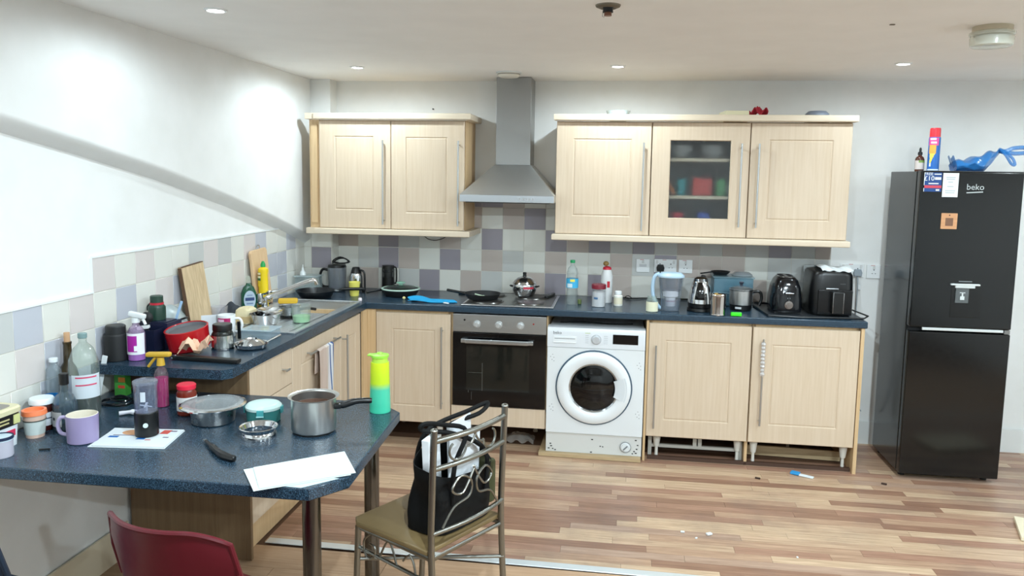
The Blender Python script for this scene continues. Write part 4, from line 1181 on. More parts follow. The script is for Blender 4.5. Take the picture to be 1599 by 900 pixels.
P('lid', t, clear((180, 186, 190), 0.35), B().lathe([(0.07, 0.1265), (0.05, 0.142), (0.02, 0.148), (0, 0.149), (0, 0.147), (0.05, 0.140)], 32))
P('lid_rim', t, STEEL, B().lathe([(0.067, 0.1265), (0.074, 0.1265), (0.074, 0.131), (0.067, 0.131), (0.067, 0.1265)], 36))
P('knob', t, M((40, 44, 60), 0.35), B().lathe([(0, 0.149), (0.009, 0.149), (0.008, 0.158), (0.015, 0.168), (0.012, 0.174), (0, 0.176)]))
P('handle', t, BLACK, B().tube([(0.068, 0, 0.112), (0.10, 0, 0.118), (0.118, 0, 0.105), (0.122, 0, 0.07), (0.112, 0, 0.04), (0.108, 0, 0.03)], 0.009, 8, False, 5))
P('label', t, M((200, 204, 206), 0.4), arc(0.0662, 0.014, 0.026, -110, 16))
S('green_box', 'small bright green plastic box at the worktop edge', 'box', B().box((0, 0, 0.012), (0.062, 0.022, 0.022), 0.004), M((58, 222, 30), 0.4), (2.842, -0.582, Z))
t = Tn('serving_tray', 'black angular tray under the toaster and air fryer', 'tray', (0, 0, Z))
P('tray_base', t, M((44, 48, 54), 0.35), B().prism([(3.0, -0.20), (3.03, -0.565), (3.565, -0.54), (3.56, -0.10), (3.02, -0.10)], 0.0, 0.004))
ed = [(3.0, -0.20, 0.008), (3.03, -0.565, 0.008), (3.2, -0.575, 0.007), (3.565, -0.55, 0.010), (3.60, -0.50, 0.016), (3.56, -0.10, 0.008), (3.02, -0.10, 0.008)]
P('tray_rim', t, BLACK, B().tube(ed, 0.005, 6, True))


def rsq(w, d, h, n, z, k=40):
    out = []
    for i in range(k):
        a = 2 * pi * i / k
        c, s_ = cos(a), sin(a)
        e = 2.0 / n
        out.append((w / 2 * abs(c) ** e * (1 if c > 0 else -1), d / 2 * abs(s_) ** e * (1 if s_ > 0 else -1), z))
    return out


def loft(rings):
    b = bmesh.new()
    vr = [[b.verts.new(p) for p in r] for r in rings]
    n = len(vr[0])
    for p, q in zip(vr, vr[1:]):
        for i in range(n):
            b.faces.new((p[i], p[(i + 1) % n], q[(i + 1) % n], q[i]))
    b.faces.new(list(reversed(vr[0])))
    b.faces.new(vr[-1])
    bmesh.ops.recalc_face_normals(b, faces=b.faces)
    return B()._add(b)


t = Tn('toaster', 'black rounded toaster seen end on, on the black tray', 'toaster', (3.155, -0.35, Z + 0.0045))
P('foot', t, MATTE, B().bx(-0.075, 0.075, -0.11, 0.11, 0, 0.012, 0.003))
P('body', t, M((14, 16, 20), 0.12), loft([rsq(0.176, 0.26, 0, 4, 0.012), rsq(0.18, 0.264, 0, 4, 0.03), rsq(0.176, 0.26, 0, 4, 0.09), rsq(0.158, 0.24, 0, 4, 0.155), rsq(0.128, 0.21, 0, 3.6, 0.195), rsq(0.10, 0.18, 0, 3.2, 0.212), rsq(0.06, 0.13, 0, 3, 0.218)]))
P('slot', t, MATTE, B().bx(-0.034, -0.012, -0.07, 0.07, 0.214, 0.2192))
P('slot', t, MATTE, B().bx(0.012, 0.034, -0.07, 0.07, 0.214, 0.2192))
P('top_rim', t, CHROME, B().tube(rsq(0.092, 0.165, 0, 3, 0.2165, 24), 0.0022, 6, True))
P('lever', t, M((150, 154, 160), 0.25, 0.9), B().box((0.0, -0.140, 0.128), (0.05, 0.026, 0.009), 0.003))
P('lever_slot', t, MATTE, B().box((0, -0.1305, 0.105), (0.008, 0.010, 0.085), 0.001, (R(-6), 0, 0)))
P('dial', t, CHROME, B().cyl((0.0, -0.129, 0.058), 0.026, 0.012, 0.024, axis='Y').cyl((0, -0.140, 0.058), 0.018, 0.010, 0.016, axis='Y'))
P('button', t, M((140, 146, 150), 0.3, 0.8), B().box((0, -0.131, 0.096), (0.018, 0.006, 0.006), 0.001))
t = Tn('air_fryer', 'large black air fryer with a pull handle on the black tray', 'air fryer', (3.405, -0.335, Z + 0.0045))
P('body', t, M((17, 18, 20), 0.3), loft([rsq(0.225, 0.28, 0, 5, 0.0), rsq(0.245, 0.30, 0, 5, 0.02), rsq(0.245, 0.30, 0, 5, 0.15), rsq(0.236, 0.29, 0, 5, 0.240), rsq(0.22, 0.27, 0, 4.5, 0.257), rsq(0.19, 0.24, 0, 4, 0.261)]))
P('drawer_front', t, M((13, 14, 16), 0.22), B().box((0.01, -0.1485, 0.082), (0.195, 0.016, 0.15), 0.007))
hd = P('handle', t, BLACK, B().bx(-0.016, 0.046, -0.205, -0.155, 0.02, 0.152, 0.008), 'black pull handle')
P('handle_edge', hd, CHROME, B().bx(-0.0155, -0.0125, -0.2062, -0.2045, 0.025, 0.146).bx(0.0425, 0.0455, -0.2062, -0.2045, 0.025, 0.146))
P('release_button', t, M((190, 196, 200), 0.25, 0.9), B().box((-0.012, -0.160, 0.164), (0.07, 0.012, 0.008), 0.003))
P('indicator', t, M((70, 72, 74), 0.4), B().box((0.05, -0.1475, 0.192), (0.03, 0.003, 0.004)))
S('paper_bag', 'white folded paper lying on top of the air fryer', 'paper', B().sheet(lambda u, v: ((u - .5) * .175, (v - .5) * .22 + .01 * sin(u * 6), 0.004 + 0.022 * sin(pi * v) * (0.7 + .3 * sin(u * 8)) + 0.004 * sin(u * 21 + v * 9)), 18, 12, 0.003), PAPER, (3.43, -0.345, Z + 0.2665))
S('baking_tray', 'thin black baking tray standing against the tiles behind the air fryer', 'tray', B().box((0, 0, 0.13), (0.16, 0.008, 0.26), 0.003, (R(-6), 0, 0)), M((126, 128, 126), 0.35, 0.8), (3.405, -0.06, Z))

# ---------------------------------------------------------------- left worktop: sink, tap and things from the corner towards the camera
t = Tn('sink', 'stainless steel sink with a ribbed drainer set in the left worktop', 'sink', (0, 0, WT))
rim = B()
rim.bx(0.085, XS0 + 0.006, -1.60, -0.62, 0.0005, 0.006).bx(XS1 - 0.006, 0.572, -1.60, -0.62, 0.0005, 0.006).bx(XS0, XS1, YS1 - 0.006, -0.62, 0.0005, 0.006).bx(XS0, XS1, -1.60, YS0 + 0.006, 0.0005, 0.006)
SINK = M((206, 210, 212), 0.3, 0.75)
P('rim', t, SINK, rim)
P('bowl', t, SINK, B().bx(XS0 + 0.002, XS0 + 0.006, YS0 + 0.002, YS1 - 0.002, -0.15, 0.002).bx(XS1 - 0.006, XS1 - 0.002, YS0 + 0.002, YS1 - 0.002, -0.15, 0.002).bx(XS0 + 0.006, XS1 - 0.006, YS0 + 0.002, YS0 + 0.006, -0.15, 0.002).bx(XS0 + 0.006, XS1 - 0.006, YS1 - 0.006, YS1 - 0.002, -0.15, 0.002).bx(XS0 + 0.006, XS1 - 0.006, YS0 + 0.006, YS1 - 0.006, -0.15, -0.146))
for k in range(9):
    P('drainer_rib', t, SINK, B().bx(0.15 + k * 0.044, 0.158 + k * 0.044, -1.54, -1.12, 0.0058, 0.0085, 0.0012))
P('raised_edge', t, SINK, B().tube([(0.088, -1.597, 0.006), (0.569, -1.597, 0.006), (0.569, -0.623, 0.006), (0.088, -0.623, 0.006)], 0.004, 6, True))
P('waste', t, DULL, B().cyl((0.33, -0.86, -0.1458), 0.035, 0.003))
SZ = WT + 0.0088
t = Tn('mixer_tap', 'chrome mixer tap with two lever heads and a long angled spout', 'tap', (0.122, -0.99, WT + 0.0068))
P('body', t, CHROME, B().lathe([(0, 0), (0.024, 0), (0.024, 0.008), (0.018, 0.014), (0.018, 0.07), (0, 0.075)]).tube([(0, -0.06, 0.045), (0, 0.06, 0.045)], 0.014, 12))
P('spout', t, CHROME, B().tube([(0, 0, 0.06), (0.03, 0.02, 0.075), (0.12, 0.09, 0.115), (0.21, 0.155, 0.15), (0.235, 0.175, 0.150), (0.245, 0.185, 0.128)], 0.0135, 10, False, 5))
for s_ in (-1, 1):
    P('tap_head', t, CHROME, B().lathe([(0, 0.045), (0.018, 0.045), (0.020, 0.06), (0.017, 0.095), (0.012, 0.10), (0, 0.101)], 16, Matrix.Translation((0, 0.06 * s_, 0))).tube([(0, 0.06 * s_, 0.09), (0.05, 0.06 * s_ + 0.015 * s_, 0.104)], 0.006, 8))
t = Tn('frying_pan', 'black frying pan on the corner of the sink with its handle to the right', 'frying pan', (0.235, -0.50, Z))
P('pan', t, M((18, 20, 24), 0.3), B().lathe(vessel([(0.085, 0), (0.095, 0.003), (0.124, 0.046), (0.127, 0.05)]), 36))
P('handle', t, BLACK, B().tube([(0.118, 0.02, 0.043), (0.17, 0.035, 0.056), (0.30, 0.065, 0.058)], [0.007, 0.010, 0.009], 8, False, 4))
P('rivet_plate', t, STEEL, B().box((0.132, 0.022, 0.047), (0.03, 0.018, 0.008), 0.002, (0, 0, R(12))))
t = Tn('clear_container', 'clear plastic lidded container in the corner behind the frying pan', 'container', (0.105, -0.30, Z))
P('body', t, clear((208, 226, 228), 0.5), B().box((0, 0, 0.055), (0.15, 0.12, 0.108), 0.012))
P('lid', t, clear((216, 232, 234), 0.8), B().box((0, 0, 0.113), (0.16, 0.13, 0.008), 0.003))
t = Tn('pump_bottle', 'white pump bottle top standing on the clear container in the corner', 'bottle', (0.07, -0.31, Z + 0.1176))
P('bottle', t, WPLAS, B().lathe([(0, 0), (0.02, 0), (0.018, 0.02), (0.008, 0.032), (0.006, 0.05), (0.003, 0.055), (0.0025, 0.07), (0, 0.07)]))
S('pot_scourer', 'yellow pack of scourers behind the sink bowl', 'scourer', B().box((0, 0, 0.018), (0.115, 0.05, 0.03), 0.010), M((230, 186, 50), 0.6), (0.185, -0.81, Z + 0.009), R(20))
t = Tn('small_bottle', 'small bottle with a brown band by the tap', 'bottle', (0.05, -0.757, Z))
P('bottle', t, M((206, 176, 150), 0.4), B().lathe([(0, 0), (0.013, 0), (0.013, 0.05), (0.009, 0.058), (0, 0.058)]))
P('band', t, M((74, 46, 36), 0.5), B().lathe([(0.0132, 0.046), (0.0137, 0.046), (0.0137, 0.056), (0.009, 0.06), (0.0132, 0.046)]))
P('cap', t, WPLAS, B().cyl((0, 0, 0.0585), 0.010, 0.014))
t = Tn('green_tub', 'clear plastic tub holding green liquid on the drainer', 'tub', (0.490, -1.33, SZ))
P('tub', t, clear((222, 232, 228), 0.18), B().lathe(vessel([(0.043, 0), (0.046, 0.003), (0.051, 0.088), (0.053, 0.092)], 0.002)))
P('liquid', t, M((150, 206, 150), 0.25), B().lathe([(0, 0.0025), (0.043, 0.0025), (0.0455, 0.034), (0, 0.034)]))
S('steel_bowl', 'wide steel mixing bowl on the drainer', 'bowl', B().lathe(vessel([(0.045, 0), (0.055, 0.003), (0.078, 0.06), (0.082, 0.064)], 0.0015), 36), CHROME, (0.352, -1.46, SZ))
S('steel_cover', 'upturned steel pot cover resting across the mixing bowl', 'cover', B().lathe([(0, 0.0), (0.04, 0.003), (0.062, 0.014), (0.066, 0.015), (0.062, 0.017), (0.04, 0.006), (0, 0.003)], 32, Matrix.Rotation(R(5), 4, 'Y')), CHROME, (0.36, -1.43, SZ + 0.062))
t = Tn('small_pan', 'small dull steel pan with a black base behind the mixing bowl', 'pan', (0.375, -1.215, SZ))
P('pan', t, STEEL, B().lathe(vessel([(0.05, 0.012), (0.056, 0.016), (0.058, 0.06), (0.061, 0.063)], 0.002), 32))
P('base', t, BLACK, B().cyl((0, 0, 0), 0.052, 0.0118))
P('handle', t, BLACK, B().tube([(0.056, 0, 0.045), (0.09, 0.02, 0.05), (0.13, 0.05, 0.04)], 0.008, 8, False, 3))
t = Tn('bread_pack', 'cream wrapped loaf shaped packet between mug and mixing bowl', 'packet', (0.215, -1.40, SZ))
P('pack', t, M((226, 212, 172), 0.6), loft([rsq(0.085, 0.10, 0, 5, 0), rsq(0.09, 0.105, 0, 5, 0.045), rsq(0.086, 0.10, 0, 4, 0.068), rsq(0.06, 0.08, 0, 3, 0.080)]))
P('lower_band', t, M((196, 172, 126), 0.6), B().box((0, 0, 0.022), (0.094, 0.109, 0.036), 0.008))
S('grey_rag', 'dark grey crumpled rag by the wall behind the mug', 'cloth', B().sheet(lambda u, v: ((u - .5) * .15, (v - .5) * .16, 0.006 + 0.075 * sin(pi * u) * sin(pi * v) + 0.012 * sin(u * 14 + v * 4) * cos(v * 11)), 16, 16, 0.004), M((46, 52, 60), 0.8), (0.10, -1.33, WT + 0.010))
t = Tn('dish_soap', 'dark green washing-up liquid bottle with a pale oval label by the tap', 'bottle', (0.07, -1.08, Z + 0.009))
P('bottle', t, M((22, 78, 56), 0.12), loft([rsq(0.08, 0.046, 0, 3, 0), rsq(0.086, 0.05, 0, 3, 0.006), rsq(0.086, 0.05, 0, 3, 0.10), rsq(0.06, 0.042, 0, 2.6, 0.135), rsq(0.03, 0.03, 0, 2, 0.15), rsq(0.026, 0.026, 0, 2, 0.16)]).rot(R(40)))
P('label', t, M((176, 192, 206), 0.4), B().lathe([(0, 0), (0.033, 0), (0.033, 0.001), (0, 0.001)], 24, Matrix.Rotation(R(40), 4, 'Z') @ Matrix.Translation((0.0, -0.0246, 0.066)) @ Matrix.Rotation(pi / 2, 4, 'X') @ Matrix.Diagonal((1, 1.6, 1, 1))))
P('label_band', t, M((40, 62, 110), 0.4), B().box((0, -0.0262, 0.07), (0.05, 0.001, 0.018), 0).rot(R(40)))
P('label_print', t, M((120, 140, 170), 0.4), B().box((0, -0.0262, 0.045), (0.036, 0.001, 0.008), 0).box((0, -0.0262, 0.092), (0.03, 0.001, 0.006), 0).rot(R(40)))
P('cap', t, clear((220, 226, 210), 0.5), B().lathe([(0, 0.1605), (0.016, 0.1605), (0.013, 0.19), (0.006, 0.20), (0, 0.20)]))
t = Tn('squeeze_bottle', 'yellow squeeze bottle with a green cap behind the dish soap', 'bottle', (0.088, -0.93, Z + 0.009))
P('bottle', t, M((238, 206, 30), 0.3), B().lathe([(0, 0), (0.026, 0), (0.028, 0.005), (0.028, 0.14), (0.026, 0.19), (0.030, 0.21), (0.028, 0.225), (0.012, 0.235), (0, 0.235)]))
P('cap', t, M((30, 160, 80), 0.4), B().lathe([(0, 0.2355), (0.014, 0.2355), (0.014, 0.25), (0.007, 0.268), (0, 0.27)]))
P('label', t, bands('dotted_label', 'Z', [(0.0, (236, 206, 40)), (0.155, (60, 110, 60)), (0.17, (240, 236, 200)), (0.18, (150, 120, 40)), (0.19, (236, 230, 190)), (0.2, (60, 100, 60))], 0.4), arc(0.0305, 0.12, 0.205, -135, 40))
# chopping boards leaning on the wall
def lean_board(nm, lab, m, y, wd, h, lean, tilt, ring=False):
    t = Tn(nm, lab, 'chopping board', (0.0, y, WT + 0.0006), 0)
    b = B().bx(-0.009, 0.009, -wd / 2, wd / 2, 0, h, 0.004)
    if ring:
        b = B().prism([(-wd / 2, 0), (wd / 2, 0), (wd / 2, h - 0.015), (wd / 2 - 0.015, h), (-wd / 2 + 0.015, h), (-wd / 2, h - 0.015)], -0.009, 0.009, 0.003, Matrix(((0, 0, 1, 0), (1, 0, 0, 0), (0, 1, 0, 0), (0, 0, 0, 1))))
    b.rot(tilt, 'X').rot(-lean, 'Y').mv((0.028 + h * sin(lean), 0, wd / 2 * abs(sin(tilt)) + 0.004))
    o = P('board', t, m, b)
    if not ring:
        P('worn_edge', t, M((92, 66, 46), 0.7), B().bx(-0.0095, 0.0095, -wd / 2 - 0.001, -wd / 2 + 0.004, 0.002, h - 0.002, 0.002).bx(-0.0095, 0.0095, -wd / 2 + 0.004, wd / 2 - 0.004, h - 0.004, h + 0.0008).rot(tilt, 'X').rot(-lean, 'Y').mv((0.028 + h * sin(lean), 0, wd / 2 * abs(sin(tilt)) + 0.004)), 'dark worn edge')
    if ring:
        P('hanging_ring', t, CHROME, B().tube([(0.024, 0.026 * cos(a), h + 0.004 + 0.026 * sin(a)) for a in [k * pi / 8 for k in range(16)]], 0.003, 6, True))
    return t


lean_board('chopping_board', 'worn wooden chopping board with a dark edge leaning on the left tiles', BOARD, -1.585, 0.21, 0.325, R(7), R(3))
lean_board('chopping_board', 'pale wooden chopping board with a hanging ring leaning behind the tap', BOARD2, -0.862, 0.205, 0.335, R(5), R(2), True)

S('mug', 'white mug with a pink print on the sink worktop', 'mug', B(), WHITE) if False else None
t = Tn('mug', 'white mug with a pink print behind the coffee jar', 'mug', (0.275, -1.72, Z))
P('body', t, WHITE, B().lathe(vessel([(0.036, 0), (0.040, 0.004), (0.042, 0.105), (0.0415, 0.108)], 0.003), 32))
P('handle', t, WHITE, B().tube([(0.040, 0.004, 0.09), (0.062, 0.012, 0.088), (0.072, 0.016, 0.06), (0.062, 0.012, 0.03), (0.040, 0.004, 0.024)], 0.006, 8, False, 5))
P('print', t, M((176, 30, 96), 0.4), arc(0.0422, 0.058, 0.096, -84, 46))
P('print_mark', t, M((236, 200, 220), 0.4), arc(0.0428, 0.078, 0.09, -100, 22))
t = Tn('clear_cup', 'clear tumbler with a faint pink base standing by the wall', 'cup', (0.10, -1.465, Z))
P('cup', t, clear((222, 220, 226), 0.3), B().lathe(vessel([(0.034, 0), (0.043, 0.10)], 0.002)))
P('pink_base', t, M((226, 170, 160), 0.4), B().lathe([(0, 0.0025), (0.030, 0.0025), (0.032, 0.02), (0, 0.02)]))
S('folded_card', 'pale grey folded card standing in front of the clear tumbler', 'card', B().box((0, 0, 0.05), (0.07, 0.002, 0.10), 0, (R(-18), 0, R(25))).box((0.0, 0.034, 0.05), (0.07, 0.002, 0.10), 0, (R(18), 0, R(25))), M((206, 210, 214), 0.7), (0.19, -1.73, Z + 0.003), R(8))
t = Tn('coffee_jar', 'dark coffee jar with a black lid and shiny label near the worktop edge', 'jar', (0.385, -1.965, Z))
P('glass', t, M((30, 34, 32), 0.1), B().lathe([(0, 0), (0.042, 0), (0.047, 0.005), (0.048, 0.068), (0.042, 0.08), (0.040, 0.083), (0, 0.083)], 32))
P('lid', t, BLACK, B().lathe([(0, 0.0832), (0.041, 0.0832), (0.043, 0.086), (0.043, 0.11), (0.040, 0.114), (0, 0.114)], 32))
P('label', t, M((206, 210, 206), 0.2, 0.9), arc(0.0485, 0.008, 0.064, -55, 55))
P('label_side', t, M((170, 40, 44), 0.4), arc(0.0485, 0.012, 0.064, -135, 24))
P('base_ring', t, CHROME, B().lathe([(0.0475, 0.001), (0.050, 0.001), (0.050, 0.007), (0.0478, 0.007), (0.0475, 0.001)], 32))
S('peeler', 'black upright peeler handle leaning beside the white mug', 'peeler', B().box((0, 0, 0.045), (0.016, 0.010, 0.09), 0.004, (R(12), 0, R(20))), BLACK, (0.372, -1.785, Z + 0.003))
t = Tn('steel_strainer', 'round steel strainer dish lying in front of the glass container', 'strainer', (0.505, -1.93, Z))
P('dish', t, CHROME, B().lathe(vessel([(0.055, 0), (0.068, 0.006), (0.073, 0.022), (0.078, 0.024)], 0.0015), 36))
P('dome', t, M((206, 208, 210), 0.14, 1.0), B().lathe([(0.062, 0.020), (0.05, 0.034), (0.03, 0.042), (0.028, 0.036), (0, 0.036), (0, 0.034), (0.05, 0.028), (0.062, 0.018)], 20))
P('handle', t, CHROME, B().tube([(0.06, 0.03, 0.024), (0.085, 0.06, 0.040), (0.10, 0.09, 0.048)], 0.004, 8, False, 3))
t = Tn('glass_container', 'shallow clear lunch container behind the steel strainer', 'container', (0.45, -1.72, Z))
P('body', t, clear((196, 220, 232), 0.5), B().box((0, 0, 0.022), (0.15, 0.12, 0.042), 0.008))
P('lid', t, clear((206, 228, 238), 0.8), B().box((0, 0, 0.047), (0.16, 0.13, 0.007), 0.003))
t = Tn('red_pot', 'red enamel pot lying tilted with its grey inside showing', 'pot', (0.265, -2.03, Z))
mt = Matrix.Translation((0, 0, 0.012)) @ Matrix.Rotation(R(9), 4, 'X') @ Matrix.Rotation(R(-5), 4, 'Y')
P('pot', t, M((176, 22, 30), 0.16), B().lathe([(0, 0), (0.078, 0), (0.088, 0.008), (0.093, 0.09), (0.094, 0.096), (0.088, 0.098), (0.086, 0.09)], 40, mt))
P('inside', t, M((92, 94, 98), 0.4), B().lathe([(0.0862, 0.093), (0.084, 0.09), (0.079, 0.082), (0, 0.080)], 40, mt), 'grey pot inside')
S('crumpled_wrapper', 'crumpled peach coloured wrapper lying on the black knife tray', 'wrapper', B().sheet(lambda u, v: ((u - .5) * .12 + .01 * sin(v * 8), (v - .5) * .07, 0.008 + 0.075 * abs(sin(u * 4.4 + 0.3)) * (0.25 + 0.75 * abs(sin(v * 3.5 + u * 2))) + 0.01 * sin(v * 12)), 7, 4, 0.003).rot(R(8)), M((232, 190, 160), 0.7), (0.36, -2.16, Z + 0.012))
t = Tn('carving_knife', 'black cased knife lying along the near edge of the sink worktop', 'knife', (0.44, -2.21, Z))
P('case', t, BLACK, B().box((0, 0, 0.011), (0.31, 0.035, 0.018), 0.004).rot(R(-4)))
P('rivet', t, CHROME, B().cyl((-0.142, 0.004, 0.0195), 0.007, 0.003, seg=12).cyl((-0.148, -0.0095, 0.011), 0.004, 0.003, seg=10, axis='Y'))
t = Tn('black_canister', 'matt black canister at the near end of the left worktop', 'canister', (0.062, -2.255, Z))
P('body', t, MATTE, B().lathe([(0, 0), (0.045, 0), (0.048, 0.004), (0.048, 0.105), (0.042, 0.115), (0, 0.115)]))
P('lid', t, M((28, 30, 32), 0.45), B().lathe([(0, 0.1152), (0.040, 0.1152), (0.040, 0.145), (0.036, 0.150), (0, 0.151)]))
t = Tn('spray_bottle', 'clear spray bottle with magenta and white label and white trigger', 'spray bottle', (0.142, -2.235, Z))
P('bottle', t, clear((214, 190, 224), 0.3), B().lathe(vessel([(0.030, 0), (0.034, 0.004), (0.036, 0.05), (0.036, 0.115), (0.026, 0.138), (0.014, 0.15), (0.014, 0.16)], 0.0015)))
P('liquid', t, M((170, 90, 190), 0.3), B().lathe([(0, 0.002), (0.0325, 0.002), (0.034, 0.03), (0, 0.03)]))
P('label', t, M((232, 232, 238), 0.45), arc(0.0362, 0.028, 0.118, -78, 78))
P('label_patch', t, M((166, 30, 150), 0.45), arc(0.0369, 0.04, 0.108, -88, 34))
P('label_code', t, M((236, 236, 240), 0.45), arc(0.0376, 0.044, 0.066, -62, 10))
P('trigger', t, WPLAS, B().cyl((0, 0, 0.1603), 0.017, 0.02).box((0.008, 0, 0.192), (0.075, 0.022, 0.022), 0.006, (0, R(10), 0)).box((0.038, 0, 0.168), (0.008, 0.014, 0.035), 0.003, (0, R(-25), 0)))
t = Tn('utensil_caddy', 'dark blue plastic caddy of small things by the wall', 'caddy', (0.086, -2.04, Z))
P('bin', t, M((22, 28, 52), 0.35), B().bx(-0.06, 0.06, -0.075, 0.0, 0, 0.004).bx(-0.06, -0.057, -0.075, 0.0, 0, 0.10).bx(0.057, 0.06, -0.075, 0.0, 0, 0.10).bx(-0.057, 0.057, -0.075, -0.072, 0, 0.10).bx(-0.057, 0.057, -0.003, 0.0, 0, 0.10))
P('bin', t, M((26, 30, 56), 0.35), B().bx(-0.07, 0.075, 0.004, 0.12, 0, 0.118).bx(-0.06, 0.06, 0.01, 0.11, 0.118, 0.122))
P('white_tag', t, WPLAS, B().box((-0.005, -0.05, 0.108), (0.05, 0.03, 0.014), 0.003, (0, R(-8), R(20))))
S('black_ladle', 'black round ladle head sticking out of the blue caddy', 'ladle', B().ball((0, 0, 0.02), 0.028, (1, 0.7, 0.9), 14).box((0.0, 0, -0.05), (0.012, 0.008, 0.12), 0.003), MATTE, (0.09, -2.075, Z + 0.13))
S('blue_knife', 'pale blue knife blade sticking up from the caddy', 'knife', B().box((0, 0, 0.04), (0.012, 0.003, 0.09), 0.001, (0, R(18), R(20))), M((150, 180, 210), 0.35), (0.155, -1.93, Z + 0.120))
t = Tn('green_flask', 'dark green flask with a red band standing on the caddy by the wall', 'flask', (0.075, -1.975, Z + 0.1222))
P('body', t, M((28, 58, 46), 0.35), B().lathe([(0, 0), (0.036, 0), (0.038, 0.003), (0.038, 0.058), (0.03, 0.07), (0, 0.07)]))
P('band', t, M((186, 30, 50), 0.4), B().lathe([(0, 0.0702), (0.030, 0.0702), (0.030, 0.08), (0, 0.08)]))
P('cap', t, M((34, 62, 50), 0.4), B().lathe([(0, 0.0802), (0.028, 0.0802), (0.028, 0.108), (0.025, 0.111), (0, 0.111)]))
P('handle', t, M((28, 50, 42), 0.4), B().tube([(-0.028, 0, 0.075), (-0.044, 0, 0.06), (-0.046, 0, 0.04)], 0.005, 6, False, 3))
t = Tn('pan_cover', 'pale grey glass pan cover with black handle leaning on the wall', 'cover', (0.055, -1.79, Z))
ml = Matrix.Rotation(R(62), 4, 'Y')
P('dome', t, clear((206, 220, 222), 1.0), B().lathe([(0.0, 0.03), (0.05, 0.022), (0.085, 0.004), (0.088, 0), (0.084, 0), (0.05, 0.018), (0, 0.026)], 32, Matrix.Translation((0.0, 0, 0.08)) @ ml))
P('handle', t, BLACK, B().tube([(0.028, -0.02, 0.09), (0.05, -0.014, 0.098), (0.05, 0.014, 0.098), (0.028, 0.02, 0.09)], 0.005, 6, False, 3))

# ---------------------------------------------------------------- things on the peninsula table
Z = PT + 0.0004
t = Tn('ice_cream_tub', 'rectangular food tub with a cream lid and black band at the left frame edge', 'tub', (0.066, -2.948, Z), R(-3))
t.scale = (1, 1, 1.22)
P('tub', t, M((222, 230, 234), 0.4), loft([rsq(0.10, 0.15, 0, 7, 0), rsq(0.112, 0.165, 0, 7, 0.095)]))
P('band', t, M((26, 24, 22), 0.4), loft([rsq(0.1115, 0.163, 0, 7, 0.060), rsq(0.1155, 0.168, 0, 7, 0.094)]))
P('lid', t, M((216, 208, 170), 0.4), loft([rsq(0.123, 0.176, 0, 7, 0.0955), rsq(0.125, 0.178, 0, 7, 0.108), rsq(0.115, 0.168, 0, 7, 0.113)]))
P('lid_label', t, M((140, 132, 124), 0.4), loft([rsq(0.09, 0.13, 0, 4, 0.1131), rsq(0.09, 0.13, 0, 4, 0.1137)]))
P('band_mark', t, M((206, 206, 140), 0.4), B().box((0.0575, 0.06, 0.077), (0.003, 0.026, 0.026), 0.0))
P('band_print', t, M((190, 180, 130), 0.4), B().box((0.0575, 0.0, 0.082), (0.003, 0.06, 0.004), 0).box((0.0575, 0.002, 0.072), (0.003, 0.05, 0.004), 0))
P('picture', t, M((204, 48, 84), 0.4), B().box((0.0535, 0.03, 0.040), (0.003, 0.05, 0.018), 0, (0, R(4), 0)))
P('picture', t, M((40, 150, 170), 0.4), B().box((0.0518, 0.015, 0.016), (0.003, 0.025, 0.018), 0, (0, R(4), 0)))
t = Tn('small_jar', 'small pale jar with a dark blue rim at the bottom left of the table', 'jar', (0.153, -2.995, Z))
P('jar', t, M((186, 184, 196), 0.4), B().lathe([(0, 0), (0.034, 0), (0.036, 0.004), (0.036, 0.055), (0, 0.055)]))
P('lid', t, M((206, 222, 232), 0.35), B().lathe([(0, 0.0552), (0.036, 0.0552), (0.036, 0.066), (0, 0.068)]))
P('rim', t, M((30, 44, 74), 0.4), B().lathe([(0.0362, 0.060), (0.0385, 0.060), (0.0385, 0.069), (0.0345, 0.069), (0.0362, 0.060)]))
t = Tn('orange_lid_tub', 'small conical tub with an orange lid beside the cream lidded tub', 'tub', (0.118, -2.80, Z))
P('tub', t, M((222, 190, 172), 0.4), B().lathe([(0, 0), (0.029, 0), (0.037, 0.082), (0, 0.082)]))
P('label', t, M((206, 216, 212), 0.5), B().lathe([(0.0305, 0.012), (0.0312, 0.012), (0.0362, 0.062), (0.0355, 0.062), (0.0305, 0.012)]))
P('label_line', t, M((70, 76, 70), 0.5), B().lathe([(0.036, 0.060), (0.037, 0.060), (0.0373, 0.064), (0.0362, 0.064), (0.036, 0.060)]))
P('lid', t, M((244, 132, 84), 0.4), B().lathe([(0, 0.088), (0.030, 0.088), (0.031, 0.098), (0.039, 0.098), (0.041, 0.0822), (0, 0.0822)]))
t = Tn('spread_jar', 'dark brown jar with a white lid and pale label behind the orange lidded tub', 'jar', (0.085, -2.722, Z))
P('jar', t, M((66, 26, 24), 0.15), B().lathe([(0, 0), (0.036, 0), (0.040, 0.006), (0.041, 0.075), (0.036, 0.095), (0, 0.097)]))
P('lid', t, M((232, 240, 244), 0.35), B().lathe([(0, 0.0972), (0.041, 0.0972), (0.042, 0.112), (0.038, 0.118), (0, 0.118)]))
P('label', t, M((214, 220, 226), 0.5), B().lathe([(0.0412, 0.02), (0.0418, 0.02), (0.0418, 0.068), (0.0412, 0.068), (0.0412, 0.02)]))
P('label_line', t, M((60, 66, 96), 0.5), B().lathe([(0.0419, 0.045), (0.0424, 0.045), (0.0424, 0.049), (0.0419, 0.049), (0.0419, 0.045)]))
S('blue_tub', 'blue plastic tub behind the white lidded jar', 'tub', B().lathe(vessel([(0.025, 0), (0.027, 0.105)])), M((30, 120, 186), 0.35), (0.062, -2.646, Z))
t = Tn('empty_bottle', 'small empty clear plastic bottle with a white cap by the left wall tiles', 'bottle', (0.036, -2.592, Z))
